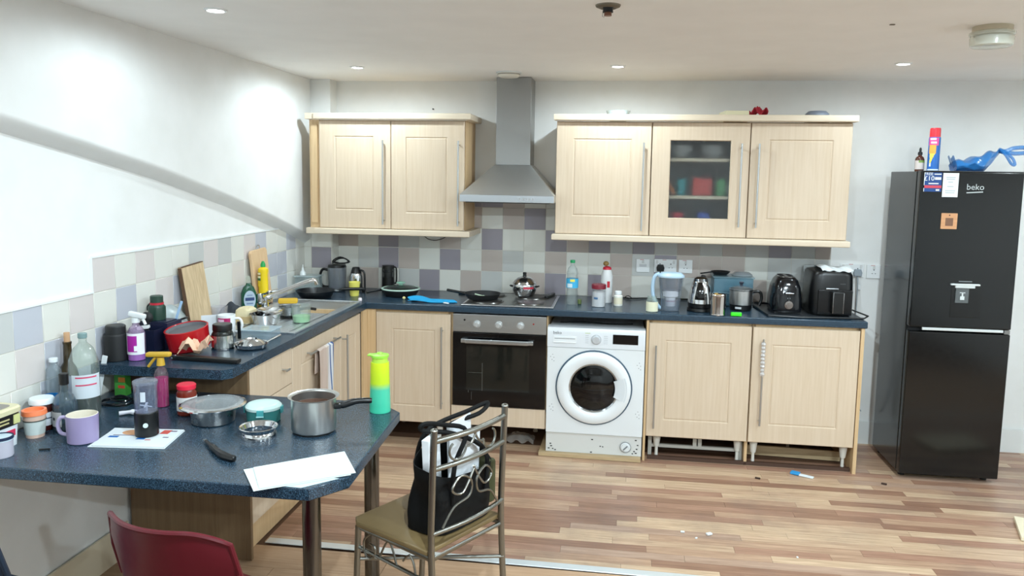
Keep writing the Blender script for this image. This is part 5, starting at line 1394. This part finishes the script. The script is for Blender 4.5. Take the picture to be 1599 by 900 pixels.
P('bottle', t, clear((216, 230, 236), 0.12), B().lathe(vessel([(0.026, 0), (0.029, 0.004), (0.030, 0.15), (0.026, 0.188), (0.014, 0.205), (0.014, 0.215)], 0.001)))
P('cap', t, M((226, 232, 236), 0.4), B().cyl((0, 0, 0.2155), 0.016, 0.016, bev=0.002))
t = Tn('short_bottle', 'short clear bottle of dark liquid with a black cap and grey label', 'bottle', (0.165, -2.705, Z))
P('bottle', t, clear((120, 150, 166), 0.25), B().lathe(vessel([(0.038, 0), (0.042, 0.004), (0.042, 0.092), (0.030, 0.125), (0.014, 0.14), (0.013, 0.165)], 0.002)))
P('liquid', t, M((18, 20, 24), 0.15), B().lathe([(0, 0.003), (0.0398, 0.003), (0.0398, 0.082), (0, 0.082)]))
P('cap', t, BLACK, B().cyl((0, 0, 0.1655), 0.0165, 0.042, bev=0.002))
P('label', t, M((176, 176, 176), 0.5), arc(0.0422, 0.018, 0.072, -112, 42))
P('label_dot', t, M((40, 42, 50), 0.5), arc(0.0429, 0.042, 0.052, -112, 8))
t = Tn('wine_bottle', 'brown glass wine bottle with a cork, between two clear bottles', 'bottle', (0.043, -2.522, Z))
P('bottle', t, M((54, 42, 16), 0.08, 0, 0.6), B().lathe([(0, 0), (0.034, 0), (0.036, 0.004), (0.036, 0.14), (0.030, 0.175), (0.016, 0.20), (0.0145, 0.27), (0.016, 0.272), (0.016, 0.28), (0, 0.28)], 32))
P('cork', t, M((200, 158, 120), 0.7), B().cyl((0, 0, 0.2802), 0.011, 0.036))
P('label', t, M((150, 120, 30), 0.4), arc(0.0363, 0.055, 0.12, -60, 40))
t = Tn('soda_bottle', 'large clear plastic bottle of cola with a printed label, nearly empty', 'bottle', (0.150, -2.576, Z))
P('bottle', t, clear((210, 226, 220), 0.14), B().lathe(vessel([(0.044, 0), (0.050, 0.006), (0.054, 0.03), (0.052, 0.10), (0.054, 0.19), (0.051, 0.23), (0.036, 0.27), (0.017, 0.292), (0.0145, 0.296), (0.0145, 0.31)], 0.001), 32))
P('cola', t, M((16, 9, 8), 0.08), B().lathe([(0, 0.002), (0.046, 0.002), (0.0525, 0.03), (0.051, 0.085), (0, 0.085)]))
P('cap', t, M((120, 146, 146), 0.4), B().cyl((0, 0, 0.3102), 0.0165, 0.02, bev=0.002))
P('label', t, M((206, 214, 220), 0.5), arc(0.0545, 0.088, 0.178, -45, 58))
P('label_text', t, M((150, 160, 172), 0.5), arc(0.0543, 0.085, 0.175, -132, 28))
P('label_stripe', t, M((206, 60, 96), 0.5), arc(0.0552, 0.166, 0.171, -46, 40))
P('label_stripe', t, M((206, 60, 96), 0.5), arc(0.0552, 0.137, 0.142, -46, 40))
t = Tn('drink_carton', 'small green and orange printed carton standing behind the cola bottle', 'carton', (0.095, -2.27, Z))
P('carton', t, M((70, 150, 60), 0.5), B().box((0, 0, 0.05), (0.05, 0.04, 0.10), 0.002))
P('orange_patch', t, M((226, 140, 50), 0.5), B().box((0.01, -0.0204, 0.07), (0.03, 0.001, 0.02), 0))
P('red_patch', t, M((206, 70, 50), 0.5), B().box((0.008, -0.0204, 0.04), (0.03, 0.001, 0.012), 0))
S('spatula', 'white plastic spatula blade leaning up beside the cola bottle', 'spatula', B().box((0, 0, 0.09), (0.022, 0.004, 0.17), 0.002, (0, R(12), R(10))), PAPER, (0.040, -2.325, Z + 0.006))
t = Tn('mug', 'lilac mug with a cream inside at the left of the table', 'mug', (0.315, -2.815, Z))
P('body', t, M((154, 141, 178), 0.3), B().lathe(vessel([(0.046, 0), (0.050, 0.003), (0.052, 0.094), (0.0515, 0.097)], 0.004), 36))
P('inside', t, M((226, 218, 200), 0.35), B().lathe([(0, 0.005), (0.0455, 0.005), (0.0472, 0.094), (0.0505, 0.0975), (0.0478, 0.0985), (0.0465, 0.094), (0.0448, 0.006), (0, 0.006)], 36), 'cream mug inside')
P('handle', t, M((180, 168, 200), 0.3), B().tube([(-0.049, -0.004, 0.082), (-0.074, -0.010, 0.083), (-0.086, -0.012, 0.058), (-0.077, -0.01, 0.028), (-0.050, -0.004, 0.02)], 0.0065, 8, False, 5))
P('drip', t, M((226, 218, 210), 0.4), B().box((0.002, -0.0, 0.118), (0.001, 0.001, 0.001)))if False else None
t = Tn('spray_bottle', 'spray bottle of magenta liquid with a yellow trigger on the table', 'spray bottle', (0.345, -2.385, Z))
P('bottle', t, clear((226, 206, 206), 0.06), B().lathe(vessel([(0.026, 0), (0.028, 0.003), (0.0285, 0.13), (0.022, 0.150), (0.012, 0.160), (0.012, 0.168)], 0.0015)))
P('liquid', t, M((176, 20, 116), 0.15), B().lathe([(0, 0.002), (0.0258, 0.002), (0.0262, 0.118), (0, 0.118)]))
P('trigger', t, M((206, 164, 50), 0.4), B().lathe([(0, 0.1683), (0.0165, 0.1683), (0.014, 0.19), (0.013, 0.20), (0, 0.20)]).box((-0.008, 0, 0.212), (0.105, 0.028, 0.020), 0.008, (0, R(-3), 0)).box((-0.048, 0, 0.208), (0.03, 0.014, 0.014), 0.004))
P('trigger_lever', t, M((206, 164, 50), 0.4), B().tube([(-0.02, 0, 0.20), (-0.034, 0, 0.185), (-0.054, 0, 0.160)], 0.006, 8, False, 3))
t = Tn('portable_blender', 'portable blender with a clear top and black base standing on the newspaper', 'blender', (0.505, -2.735, Z + 0.0085))
P('base', t, BLACK, B().lathe([(0, 0), (0.038, 0), (0.040, 0.003), (0.040, 0.082), (0.038, 0.086), (0, 0.086)], 32))
P('cup', t, clear((190, 200, 226), 0.14), B().lathe(vessel([(0.0375, 0.0865), (0.038, 0.09), (0.040, 0.19), (0.036, 0.196)], 0.002), 32))
P('top', t, clear((206, 214, 230), 0.3), B().lathe([(0, 0.2), (0.038, 0.2), (0.042, 0.197), (0.042, 0.188), (0.0405, 0.188)], 32))
P('blade', t, M((206, 212, 222), 0.3, 0.6), B().box((0, 0, 0.105), (0.04, 0.008, 0.003), 0.001, (0, R(14), R(30))).box((0, 0, 0.108), (0.036, 0.008, 0.003), 0.001, (0, R(-14), R(110))).cyl((0, 0, 0.087), 0.006, 0.02))
P('scale', t, M((200, 206, 214), 0.5), arc(0.0402, 0.13, 0.165, -70, 12))
P('button', t, M((210, 226, 226), 0.3), B().lathe([(0, 0), (0.0085, 0), (0.0085, 0.002), (0, 0.0025)], 18, Matrix.Rotation(R(28), 4, 'Z') @ Matrix.Translation((0, -0.0396, 0.045)) @ Matrix.Rotation(pi / 2, 4, 'X')))
t = Tn('newspaper', 'folded colour printed newspaper lying under the blender', 'newspaper', (0.486, -2.76, Z), R(6))
P('pages', t, M((214, 221, 224), 0.75), B().prism([(-0.125, -0.098), (0.142, -0.098), (0.128, 0.09), (-0.135, 0.09)], 0, 0.0035, 0.001).prism([(-0.112, -0.096), (0.140, -0.094), (0.126, 0.088), (-0.132, 0.088)], 0.0036, 0.0075, 0.001))
P('picture', t, M((202, 150, 110), 0.7), B().lathe([(0, 0.0076), (0.036, 0.0076), (0.034, 0.008), (0, 0.008)], 16, Matrix.Translation((-0.035, 0.045, 0)) @ Matrix.Diagonal((1.2, 0.8, 1, 1))))
P('blue_print', t, M((30, 100, 170), 0.7), B().box((-0.085, -0.005, 0.0078), (0.035, 0.016, 0.0006), 0).box((0.02, -0.02, 0.0078), (0.03, 0.014, 0.0006), 0))
P('red_print', t, M((200, 80, 70), 0.7), B().box((0.075, 0.055, 0.0078), (0.03, 0.04, 0.0006), 0).box((0.05, -0.03, 0.0078), (0.02, 0.006, 0.0006), 0))
P('grey_print', t, M((110, 100, 120), 0.7), B().box((-0.05, 0.012, 0.0078), (0.09, 0.006, 0.0006), 0).box((0.1, 0.0, 0.0078), (0.02, 0.008, 0.0006), 0).box((0.1, 0.065, 0.0078), (0.022, 0.01, 0.0006), 0))
S('cable_coil', 'coil of shiny black cable lying behind the blender', 'cable', B().tube([(0.066 * cos(a * 0.628) * (1 + .04 * sin(a * 3)), 0.05 * sin(a * 0.628) * (1 + .04 * cos(a * 2)), 0.005 + 0.002 * (a % 3)) for a in range(29)], 0.0042, 7, False, 3).tube([(-0.03, 0.0, 0.016), (0.0, 0.02, 0.026), (0.05, 0.01, 0.018), (0.03, -0.02, 0.014)], 0.0045, 7, True, 4), M((20, 22, 26), 0.15), (0.150, -2.385, Z))
S('white_plug', 'small white plug end lying on the table behind the blender', 'plug', B().tube([(-0.03, -0.012, 0.01), (-0.012, 0, 0.011), (0.012, 0.008, 0.013), (0.03, 0.012, 0.011)], [0.008, 0.007, 0.010, 0.009], 8, False, 3), M((226, 226, 232), 0.4), (0.290, -2.525, Z))
t = Tn('sauce_jar', 'glass jar of red sauce with a red lid and pale label on the table', 'jar', (0.500, -2.465, Z))
P('glass', t, M((112, 36, 22), 0.1), B().lathe([(0, 0), (0.033, 0), (0.037, 0.005), (0.037, 0.088), (0.030, 0.102), (0, 0.103)]))
P('lid', t, M((212, 30, 60), 0.35), B().lathe([(0, 0.1032), (0.035, 0.1032), (0.036, 0.118), (0.032, 0.122), (0, 0.122)]))
P('label', t, M((214, 212, 210), 0.5), B().lathe([(0.0372, 0.02), (0.0378, 0.02), (0.0378, 0.074), (0.0372, 0.074), (0.0372, 0.02)]))
P('label_print', t, M((170, 160, 170), 0.5), arc(0.0379, 0.03, 0.055, -80, 30))
t = Tn('serving_bowl', 'round steel serving bowl with a wide rim in the middle of the table', 'bowl', (0.645, -2.53, Z))
P('bowl', t, STEEL, B().lathe(vessel([(0.070, 0), (0.078, 0.004), (0.084, 0.060), (0.086, 0.066)], 0.002), 40))
P('cover', t, clear((206, 212, 214), 0.7), B().lathe([(0.0845, 0.0665), (0.118, 0.0665), (0.118, 0.0695), (0.10, 0.075), (0.08, 0.071), (0, 0.069), (0, 0.067), (0.0845, 0.0665)], 40))
P('rim', t, CHROME, B().lathe([(0.112, 0.066), (0.121, 0.066), (0.122, 0.070), (0.112, 0.0735), (0.112, 0.066)], 44))
t = Tn('lunch_box', 'round teal lunch box with a white clip lid', 'lunch box', (0.826, -2.485, Z))
P('box', t, M((52, 118, 116), 0.4), B().lathe([(0, 0), (0.058, 0), (0.062, 0.004), (0.064, 0.050), (0, 0.050)], 36))
P('lid', t, M((198, 222, 218), 0.35), B().lathe([(0, 0.0505), (0.067, 0.0505), (0.068, 0.060), (0.060, 0.068), (0.050, 0.071), (0, 0.073)], 36))
for a in (-75, 10, 105, 190):
    P('clip', t, M((70, 156, 160), 0.35), B().box((0.069, 0, 0.046), (0.008, 0.026, 0.026), 0.002).rot(R(a)))
P('clip_edge', t, M((160, 214, 214), 0.35), B().box((0.0745, 0, 0.036), (0.004, 0.028, 0.005), 0.001).rot(R(-75)))
t = Tn('steel_ring', 'small empty steel ring stand in front of the lunch box', 'ring', (0.89, -2.66, Z))
P('ring', t, CHROME, B().lathe([(0.056, 0.0), (0.062, 0.0), (0.062, 0.012), (0.057, 0.022), (0.064, 0.036), (0.068, 0.038), (0.066, 0.040), (0.060, 0.038), (0.053, 0.022), (0.058, 0.012), (0.056, 0.0)], 44))
t = Tn('saucepan', 'deep aluminium saucepan with a black handle on the table', 'saucepan', (1.06, -2.565, Z))
P('pan', t, M((196, 196, 194), 0.33, 1.0), B().lathe(vessel([(0.072, 0.004), (0.079, 0.008), (0.081, 0.014), (0.081, 0.128), (0.084, 0.131), (0.093, 0.134)], 0.003), 44))
P('base', t, M((40, 40, 40), 0.5), B().lathe([(0, 0), (0.074, 0), (0.076, 0.0038), (0, 0.0038)], 36))
P('inside', t, M((112, 84, 70), 0.5, 0.3), B().lathe([(0, 0.0075), (0.076, 0.0075), (0.0775, 0.10), (0.0765, 0.10), (0.075, 0.0085), (0, 0.0085)], 40), 'brown stained inside')
P('handle', t, BLACK, B().tube([(0.080, 0.004, 0.098), (0.105, 0.012, 0.100), (0.15, 0.03, 0.112), (0.205, 0.05, 0.112)], [0.010, 0.013, 0.011, 0.009], 10, False, 4).box((0.088, 0.008, 0.098), (0.028, 0.026, 0.02), 0.005, (0, 0, R(18))))
t = Tn('tall_flask', 'tall lime green to turquoise bottle with a green lid at the table corner', 'bottle', (1.225, -2.29, Z))
P('bottle', t, bands('green_fade', 'Z', [(0.0, (64, 196, 160)), (0.095, (78, 196, 160)), (0.12, (186, 214, 40)), (0.205, (206, 222, 30))], 0.35, 'Object', 'LINEAR'), B().lathe([(0, 0), (0.040, 0), (0.042, 0.004), (0.037, 0.19), (0.036, 0.203), (0, 0.203)], 36))
P('neck', t, M((176, 214, 70), 0.35), B().lathe([(0, 0.2032), (0.032, 0.2032), (0.031, 0.222), (0, 0.222)], 32))
P('lid', t, M((156, 220, 70), 0.4), B().lathe([(0, 0.2222), (0.035, 0.2222), (0.036, 0.232), (0.012, 0.236), (0.010, 0.241), (0, 0.241)], 32).box((-0.034, 0, 0.2295), (0.028, 0.03, 0.007), 0.003))
t = Tn('folding_knife', 'black handled knife lying on the table in front of the steel ring', 'knife', (0.82, -2.835, Z), R(-40))
P('handle', t, BLACK, B().tube([(-0.10, 0.006, 0.010), (-0.03, 0.0, 0.012), (0.06, -0.006, 0.012), (0.11, 0.004, 0.011), (0.128, 0.014, 0.010)], [0.006, 0.011, 0.013, 0.012, 0.009], 8, False, 4))
P('tip', t, STEEL, B().box((-0.112, 0.009, 0.008), (0.03, 0.012, 0.004), 0.001, (0, 0, R(-8))))
P('rivet', t, DULL, B().cyl((-0.01, 0, 0.0225), 0.003, 0.001, seg=8).cyl((0.04, -0.004, 0.0245), 0.003, 0.001, seg=8))
for k, (q, z) in enumerate((([(0.992, -2.976), (1.100, -3.128), (1.34, -2.955), (1.235, -2.785)], 0.0025), ([(1.018, -2.962), (1.112, -3.115), (1.352, -2.945), (1.252, -2.772)], 0.0062), ([(1.165, -3.072), (1.225, -3.074), (1.312, -2.985), (1.20, -2.985)], 0.0002))):
    lab = ('white envelope lying underneath, shifted to the left, at the table corner', 'white envelope lying on top of the pair at the clipped table corner', 'thin pale sheet peeping out below the envelopes at the table edge')[k]
    bq = B().prism(q, z, z + (0.0022 if k < 2 else 0.001))
    S('envelope' if k < 2 else 'paper_sheet', lab, 'envelope' if k < 2 else 'paper', bq, M((218, 228, 226), 0.7) if k < 2 else M((196, 214, 220), 0.6), (0, 0, PT + 0.0006))
mk = B()
for k in range(9):
    mk.box((1.12 + 0.016 * k, -2.972 + 0.0095 * k + 0.003 * sin(k * 2.2), 0.0088), (0.010, 0.0012, 0.0003), 0, (0, 0, R(33 + 20 * sin(k * 3))))
for o in bpy.data.objects:
    if o.get('label', '').startswith('white envelope lying on top'):
        P('handwriting', o, M((196, 206, 208), 0.6), mk)
S('table_crumb', 'dark stick shaped crumb near the left frame edge of the table', 'crumb', B().box((0, 0, 0.003), (0.035, 0.006, 0.005), 0.001), MATTE, (0.25, -2.92, Z), R(20))

# ---------------------------------------------------------------- tea towel on the sink cabinet handle
def towel(u, v):
    s_ = (v - 0.25) * 0.50
    yy = -1.445 + 0.20 * u + 0.012 * sin(v * 4)
    fold = 0.006 * sin(u * 15 + v * 2) * (0.3 + v)
    hz = 0.790
    if s_ < -0.012:
        return (0.606 + fold * 0.3, yy, hz + 0.004 + s_)
    if s_ < 0.012:
        a = (s_ + 0.012) / 0.024 * pi
        return (0.617 - 0.0115 * cos(a), yy, hz + 0.0085 * sin(a))
    return (0.6295 + fold + 0.004 * v, yy, hz - (s_ - 0.012))


twm = bands('towel_stripes', 'Y', [(0.0, (196, 176, 164)), (0.5, (210, 196, 184)), (0.66, (206, 204, 206)), (0.76, (72, 100, 150)), (0.80, (206, 210, 214)), (0.90, (56, 84, 140))], 0.85, 'Generated')
S('tea_towel', 'pink and blue striped tea towel hanging on the sink cabinet handle', 'towel', B().sheet(towel, 18, 40, 0.003), twm)

# ---------------------------------------------------------------- metal chair by the table with a bag on it
P1, P2 = Vector((1.570, -2.83, 0)), Vector((1.754, -2.51, 0))
ex = (P2 - P1).normalized()
ey = Vector((-ex.y, ex.x, 0))           # towards the seat front
CW = (P2 - P1).length
cang = math.atan2(ex.y, ex.x)
FR = M((140, 140, 134), 0.3, 1.0)
t = Tn('metal_chair', 'grey metal chair with scrolled backrest and brown seat beside the peninsula table', 'chair', (P1.x, P1.y, 0), cang)
for q in (0.0, CW):
    pz = P('leg', t, FR, B().tube([(q, -0.03, 0.0), (q, 0.0, 0.43), (q, -0.002, 0.66), (q, -0.010, 0.885)], 0.0115, 12, False, 5))
    P('end_cap', pz, FR, B().ball((q, -0.010, 0.886), 0.013, (1, 1, 0.6), 12))
for q in (0.012, CW - 0.012):
    P('leg', t, FR, B().tube([(q, 0.40, 0.0), (q, 0.375, 0.445)], 0.0115, 12))
P('seat', t, M((124, 104, 70), 0.35), B().prism([(-0.01, 0.012), (CW + 0.01, 0.012), (CW + 0.012, 0.36), (CW - 0.02, 0.40), (0.02, 0.40), (-0.012, 0.36)], 0.452, 0.470, 0.005))
P('seat_rail', t, FR, B().tube([(0.0, 0.0, 0.44), (0.012, 0.378, 0.44), (CW - 0.012, 0.378, 0.44), (CW, 0.0, 0.44)], 0.009, 8, True))


def arcpt(z, y0, n=9, bow=0.03):
    return [(CW * k / (n - 1), y0 - bow * sin(pi * k / (n - 1)), z + 0.0 * k) for k in range(n)]


P('back_rail', t, FR, B().tube(arcpt(0.848, -0.009, 9, 0.02), 0.0105, 10))
P('back_rail', t, FR, B().tube(arcpt(0.752, -0.006, 9, 0.02), 0.0095, 10))
P('back_rail', t, FR, B().tube(arcpt(0.53, -0.003, 9, 0.02), 0.0085, 10))


def scroll(x0, fl, z0=0.757):
    pts = []
    for k in range(34):
        u = k / 33
        if u < 0.55:
            a = 2.2 + u / 0.55 * 4.1
            rr = 0.026 + 0.018 * (u / 0.55)
            pts.append((x0 + fl * (0.045 + rr * cos(a)), z0 + 0.045 + rr * sin(a)))
        else:
            v = (u - 0.55) / 0.45
            pts.append((x0 + fl * (0.085 + 0.055 * v), z0 + 0.045 - 0.03 * sin(v * pi) * 0.6 + 0.04 * v))
    return [(x, -0.008 - 0.02 * sin(pi * max(0, min(1, x / CW))), z) for x, z in pts]


P('scroll', t, FR, B().tube([(p[0], p[1], p[2]) for p in scroll(0.05, 1)], 0.0042, 8))
P('scroll', t, FR, B().tube(scroll(CW - 0.05, -1), 0.0042, 8))
ls = B()
for fl, x0 in ((1, 0.04), (-1, CW - 0.04)):
    ls.tube([(x0 + fl * p, -0.005 - 0.02 * sin(pi * (x0 + fl * p) / CW), q) for p, q in ((0.0, 0.54), (0.05, 0.60), (0.12, 0.62), (0.13, 0.67), (0.08, 0.70), (0.04, 0.66), (0.09, 0.64), (0.15, 0.72))], 0.004, 8, False, 5)
P('scroll', t, FR, ls)
P('cross_brace', t, FR, B().tube([(0.0, -0.014, 0.33), (CW - 0.012, 0.385, 0.33)], 0.007, 8).tube([(CW, -0.014, 0.315), (0.012, 0.385, 0.315)], 0.007, 8))
P('stretcher', t, FR, B().tube([(0.0, -0.02, 0.355), (0.012, 0.385, 0.365)], 0.007, 8))
sw = B()
sw.tube([(0.006, 0.30, 0.44), (0.006, 0.34, 0.40), (0.006, 0.33, 0.35), (0.006, 0.29, 0.35), (0.006, 0.28, 0.39), (0.006, 0.31, 0.40)], 0.004, 6, False, 5)
sw.tube([(0.006, 0.26, 0.36), (0.006, 0.21, 0.44), (0.006, 0.17, 0.36)], 0.004, 6, False, 4)
sw.tube([(0.006, 0.14, 0.39), (0.006, 0.11, 0.42), (0.006, 0.09, 0.40), (0.006, 0.08, 0.36)], 0.004, 6, False, 4)
P('seat_scroll', t, FR, sw)

# bag on the chair seat (local frame: x along the backrest, y to the seat front)
t = Tn('tote_bag', 'black fabric tote bag with looped handles standing on the metal chair seat', 'bag', tuple(P1 + ex * 0.235 + ey * 0.125 + Vector((0, 0, 0.4706))), cang)
BAGM = M((7, 8, 9), 0.7, 0, 0.25)


def bag_side(u, v):
    a = u * 2 * pi
    k = 1 + 0.05 * sin(3 * a + 4 * v) + 0.03 * sin(9 * v + 2 * a)
    n = 0.5
    c, s_ = cos(a), sin(a)
    x = 0.165 * (abs(c) ** n) * (1 if c > 0 else -1) * (1 - 0.08 * v) * k
    y = 0.088 * (abs(s_) ** n) * (1 if s_ > 0 else -1) * (1 - 0.12 * v) * k
    return (x, y, 0.004 + (0.225 + 0.045 * sin(a)) * v * (1 + 0.05 * sin(2 * a)))


P('body', t, BAGM, B().sheet(bag_side, 40, 12, 0.004))
P('base', t, BAGM, B().prism([(p[0], p[1]) for p in rsq(0.31, 0.165, 0, 4, 0)], 0.0, 0.004))
P('side_panel', t, M((66, 68, 38), 0.7), B().box((0.150, -0.012, 0.11), (0.045, 0.12, 0.17), 0.015), 'olive green side panel')
for sgn in (-1, 1):
    P('handle', t, BAGM, B().tube([(-0.09, sgn * 0.085, 0.10), (-0.085, sgn * 0.090, 0.24), (-0.02 - 0.03 * sgn, sgn * 0.06, 0.335), (0.02 + 0.09 * sgn, sgn * 0.02, 0.370), (0.03 + 0.17 * sgn, 0.0, 0.385), (0.0 + 0.14 * sgn, -0.01 * sgn, 0.36), (0.03 * sgn, sgn * 0.04, 0.33), (0.085, sgn * 0.085, 0.25), (0.085, sgn * 0.088, 0.10)], 0.0085, 8, False, 5))
bx_, by_ = P1 + ex * 0.20 + ey * 0.16, 0
t = Tn('paper_box', 'slim white printed carton sticking out of the black tote bag', 'box', tuple(P1 + ex * 0.135 + ey * 0.125 + Vector((0, 0, 0.478))), cang + R(14))
P('carton', t, M((226, 230, 234), 0.6), B().box((0, 0, 0.165), (0.080, 0.028, 0.325), 0.002, (0, R(-5), 0)))
P('print', t, M((176, 90, 130), 0.6), B().box((-0.025, -0.0145, 0.255), (0.034, 0.001, 0.006), 0, (0, R(-5), 0)))
mk = B()
for k in range(5):
    mk.box((-0.023 + .001 * k, -0.0145, 0.24 - 0.02 * k), (0.034, 0.001, 0.003), 0, (0, R(-5), 0))
P('text_lines', t, M((180, 184, 192), 0.6), mk)
for k, (dx, dy, an, hh, wd) in enumerate(((0.255, 0.085, -4, 0.32, 0.15), (0.285, 0.130, 8, 0.35, 0.15))):
    S('white_folder', ('white folded paper in the tote bag, nearest the chair back', 'white folded paper at the back of the tote bag')[k], 'paper', B().box((0, 0, hh / 2), (wd, 0.006, hh), 0.001, (0, R(2 - 5 * k), 0)), M((218, 222, 226), 0.65), tuple(P1 + ex * dx + ey * dy + Vector((0, 0, 0.480))), cang + R(an))

# ---------------------------------------------------------------- shell chairs in the foreground
def shell_chair(label, loc, rz, col):
    t = Tn('shell_chair', label, 'chair', loc, rz)
    mm = M(col, 0.35)

    def back(u, v):
        x = (u - .5) * 2
        top = 0.80 - 0.035 * max(0, abs(x) - 0.55) ** 2 / 0.2 + 0.008 * (1 - x * x)
        wd = 0.235 - 0.03 * (1 - v)
        wd *= 1 - 0.10 * max(0, v - 0.8) / 0.2
        z = 0.46 + (top - 0.46) * v
        return (x * wd, -0.20 - 0.05 * v + 0.10 * x * x + 0.012 * (1 - v), z)
    P('backrest', t, mm, B().sheet(back, 28, 14, 0.006))
    pts = [back(k / 28, 1.0) for k in range(29)]
    P('back_rim', t, mm, B().tube([back(0, 0.4), back(0, 0.7)] + pts + [back(1, 0.7), back(1, 0.4)], 0.0075, 8))

    def seat(u, v):
        x = (u - .5) * 2
        return (x * 0.21, -0.195 + 0.42 * v, 0.455 + 0.02 * x * x - 0.025 * sin(pi * v) + (0.02 if v < 0.08 else 0) - 0.02 * max(0, v - 0.85) / 0.15)
    P('seat', t, mm, B().sheet(seat, 20, 16, 0.006))
    for sx, sy in ((-1, -1), (1, -1), (-1, 1), (1, 1)):
        P('leg', t, DULL, B().tube([(sx * 0.15, sy * 0.14, 0.44), (sx * 0.20, sy * 0.19, 0.0)], 0.011, 10))
    return t


shell_chair('dark red plastic chair with a curved back pushed up to the peninsula table', (1.03, -3.25, 0), R(-15), (88, 14, 26))
shell_chair('dark blue plastic chair of which only a corner shows at the bottom left', (0.405, -3.375, 0), R(-4), (30, 44, 60))

# ---------------------------------------------------------------- litter on the floor
t = Tn('wrapper', 'white and blue torn wrapper on the floor before the right end cabinet', 'wrapper', (3.235, -0.665, 0.001), R(-28))
P('white_end', t, M((226, 234, 238), 0.5), B().box((0.035, 0, 0.004), (0.08, 0.03, 0.006), 0.002))
P('blue_end', t, M((50, 150, 214), 0.5), B().box((-0.03, 0.004, 0.007), (0.05, 0.042, 0.012), 0.004))
for k, (x, y, s_) in enumerate(((2.50, -1.53, 0.012), (2.625, -1.535, 0.018), (2.56, -1.585, 0.009), (3.0, -1.70, 0.008))):
    S('paper_scrap', ('tiny white scrap on the floor, leftmost of the three together', 'largest white scrap on the floor, right of two tiny ones', 'tiny white scrap on the floor between two larger ones', 'tiny white scrap on the floor, alone towards the right')[k],
      'scrap', B().box((0, 0, s_ * .3), (s_ * 1.6, s_, s_ * .5), s_ * .15), PAPER, (x, y, 0.001), R(30 * k))
for k, (x, y) in enumerate(((2.98, -0.76), (3.68, -0.72))):
    S('dirt_crumb', ('dark brown crumb on the floor before the middle base cabinet', 'dark brown crumb on the floor left of the fridge')[k], 'crumb', B().box((0, 0, 0.004), (0.03, 0.014, 0.007), 0.003), M((56, 36, 26), 0.8), (x, y, 0.001), R(-20))
S('cream_board', 'corner of a cream board lying on the floor at the right frame edge', 'board', B().box((0, 0, 0.011), (0.40, 0.26, 0.02), 0.002), M((226, 214, 186), 0.6), (4.34, -1.28, 0.001), R(-18))
S('ceiling_mark', 'small dark mark on the ceiling towards the right', 'mark', B().box((0, 0, -0.002), (0.02, 0.012, 0.003), 0.001), M((110, 96, 84), 0.7), (3.198, -1.871, H))
S('wall_hook', 'tiny dark screw on the wall above the left cabinet', 'screw', B().cyl((0, 0, 0), 0.005, 0.012, seg=10, axis='Y'), MATTE, (0.88, -0.0005, 2.145))
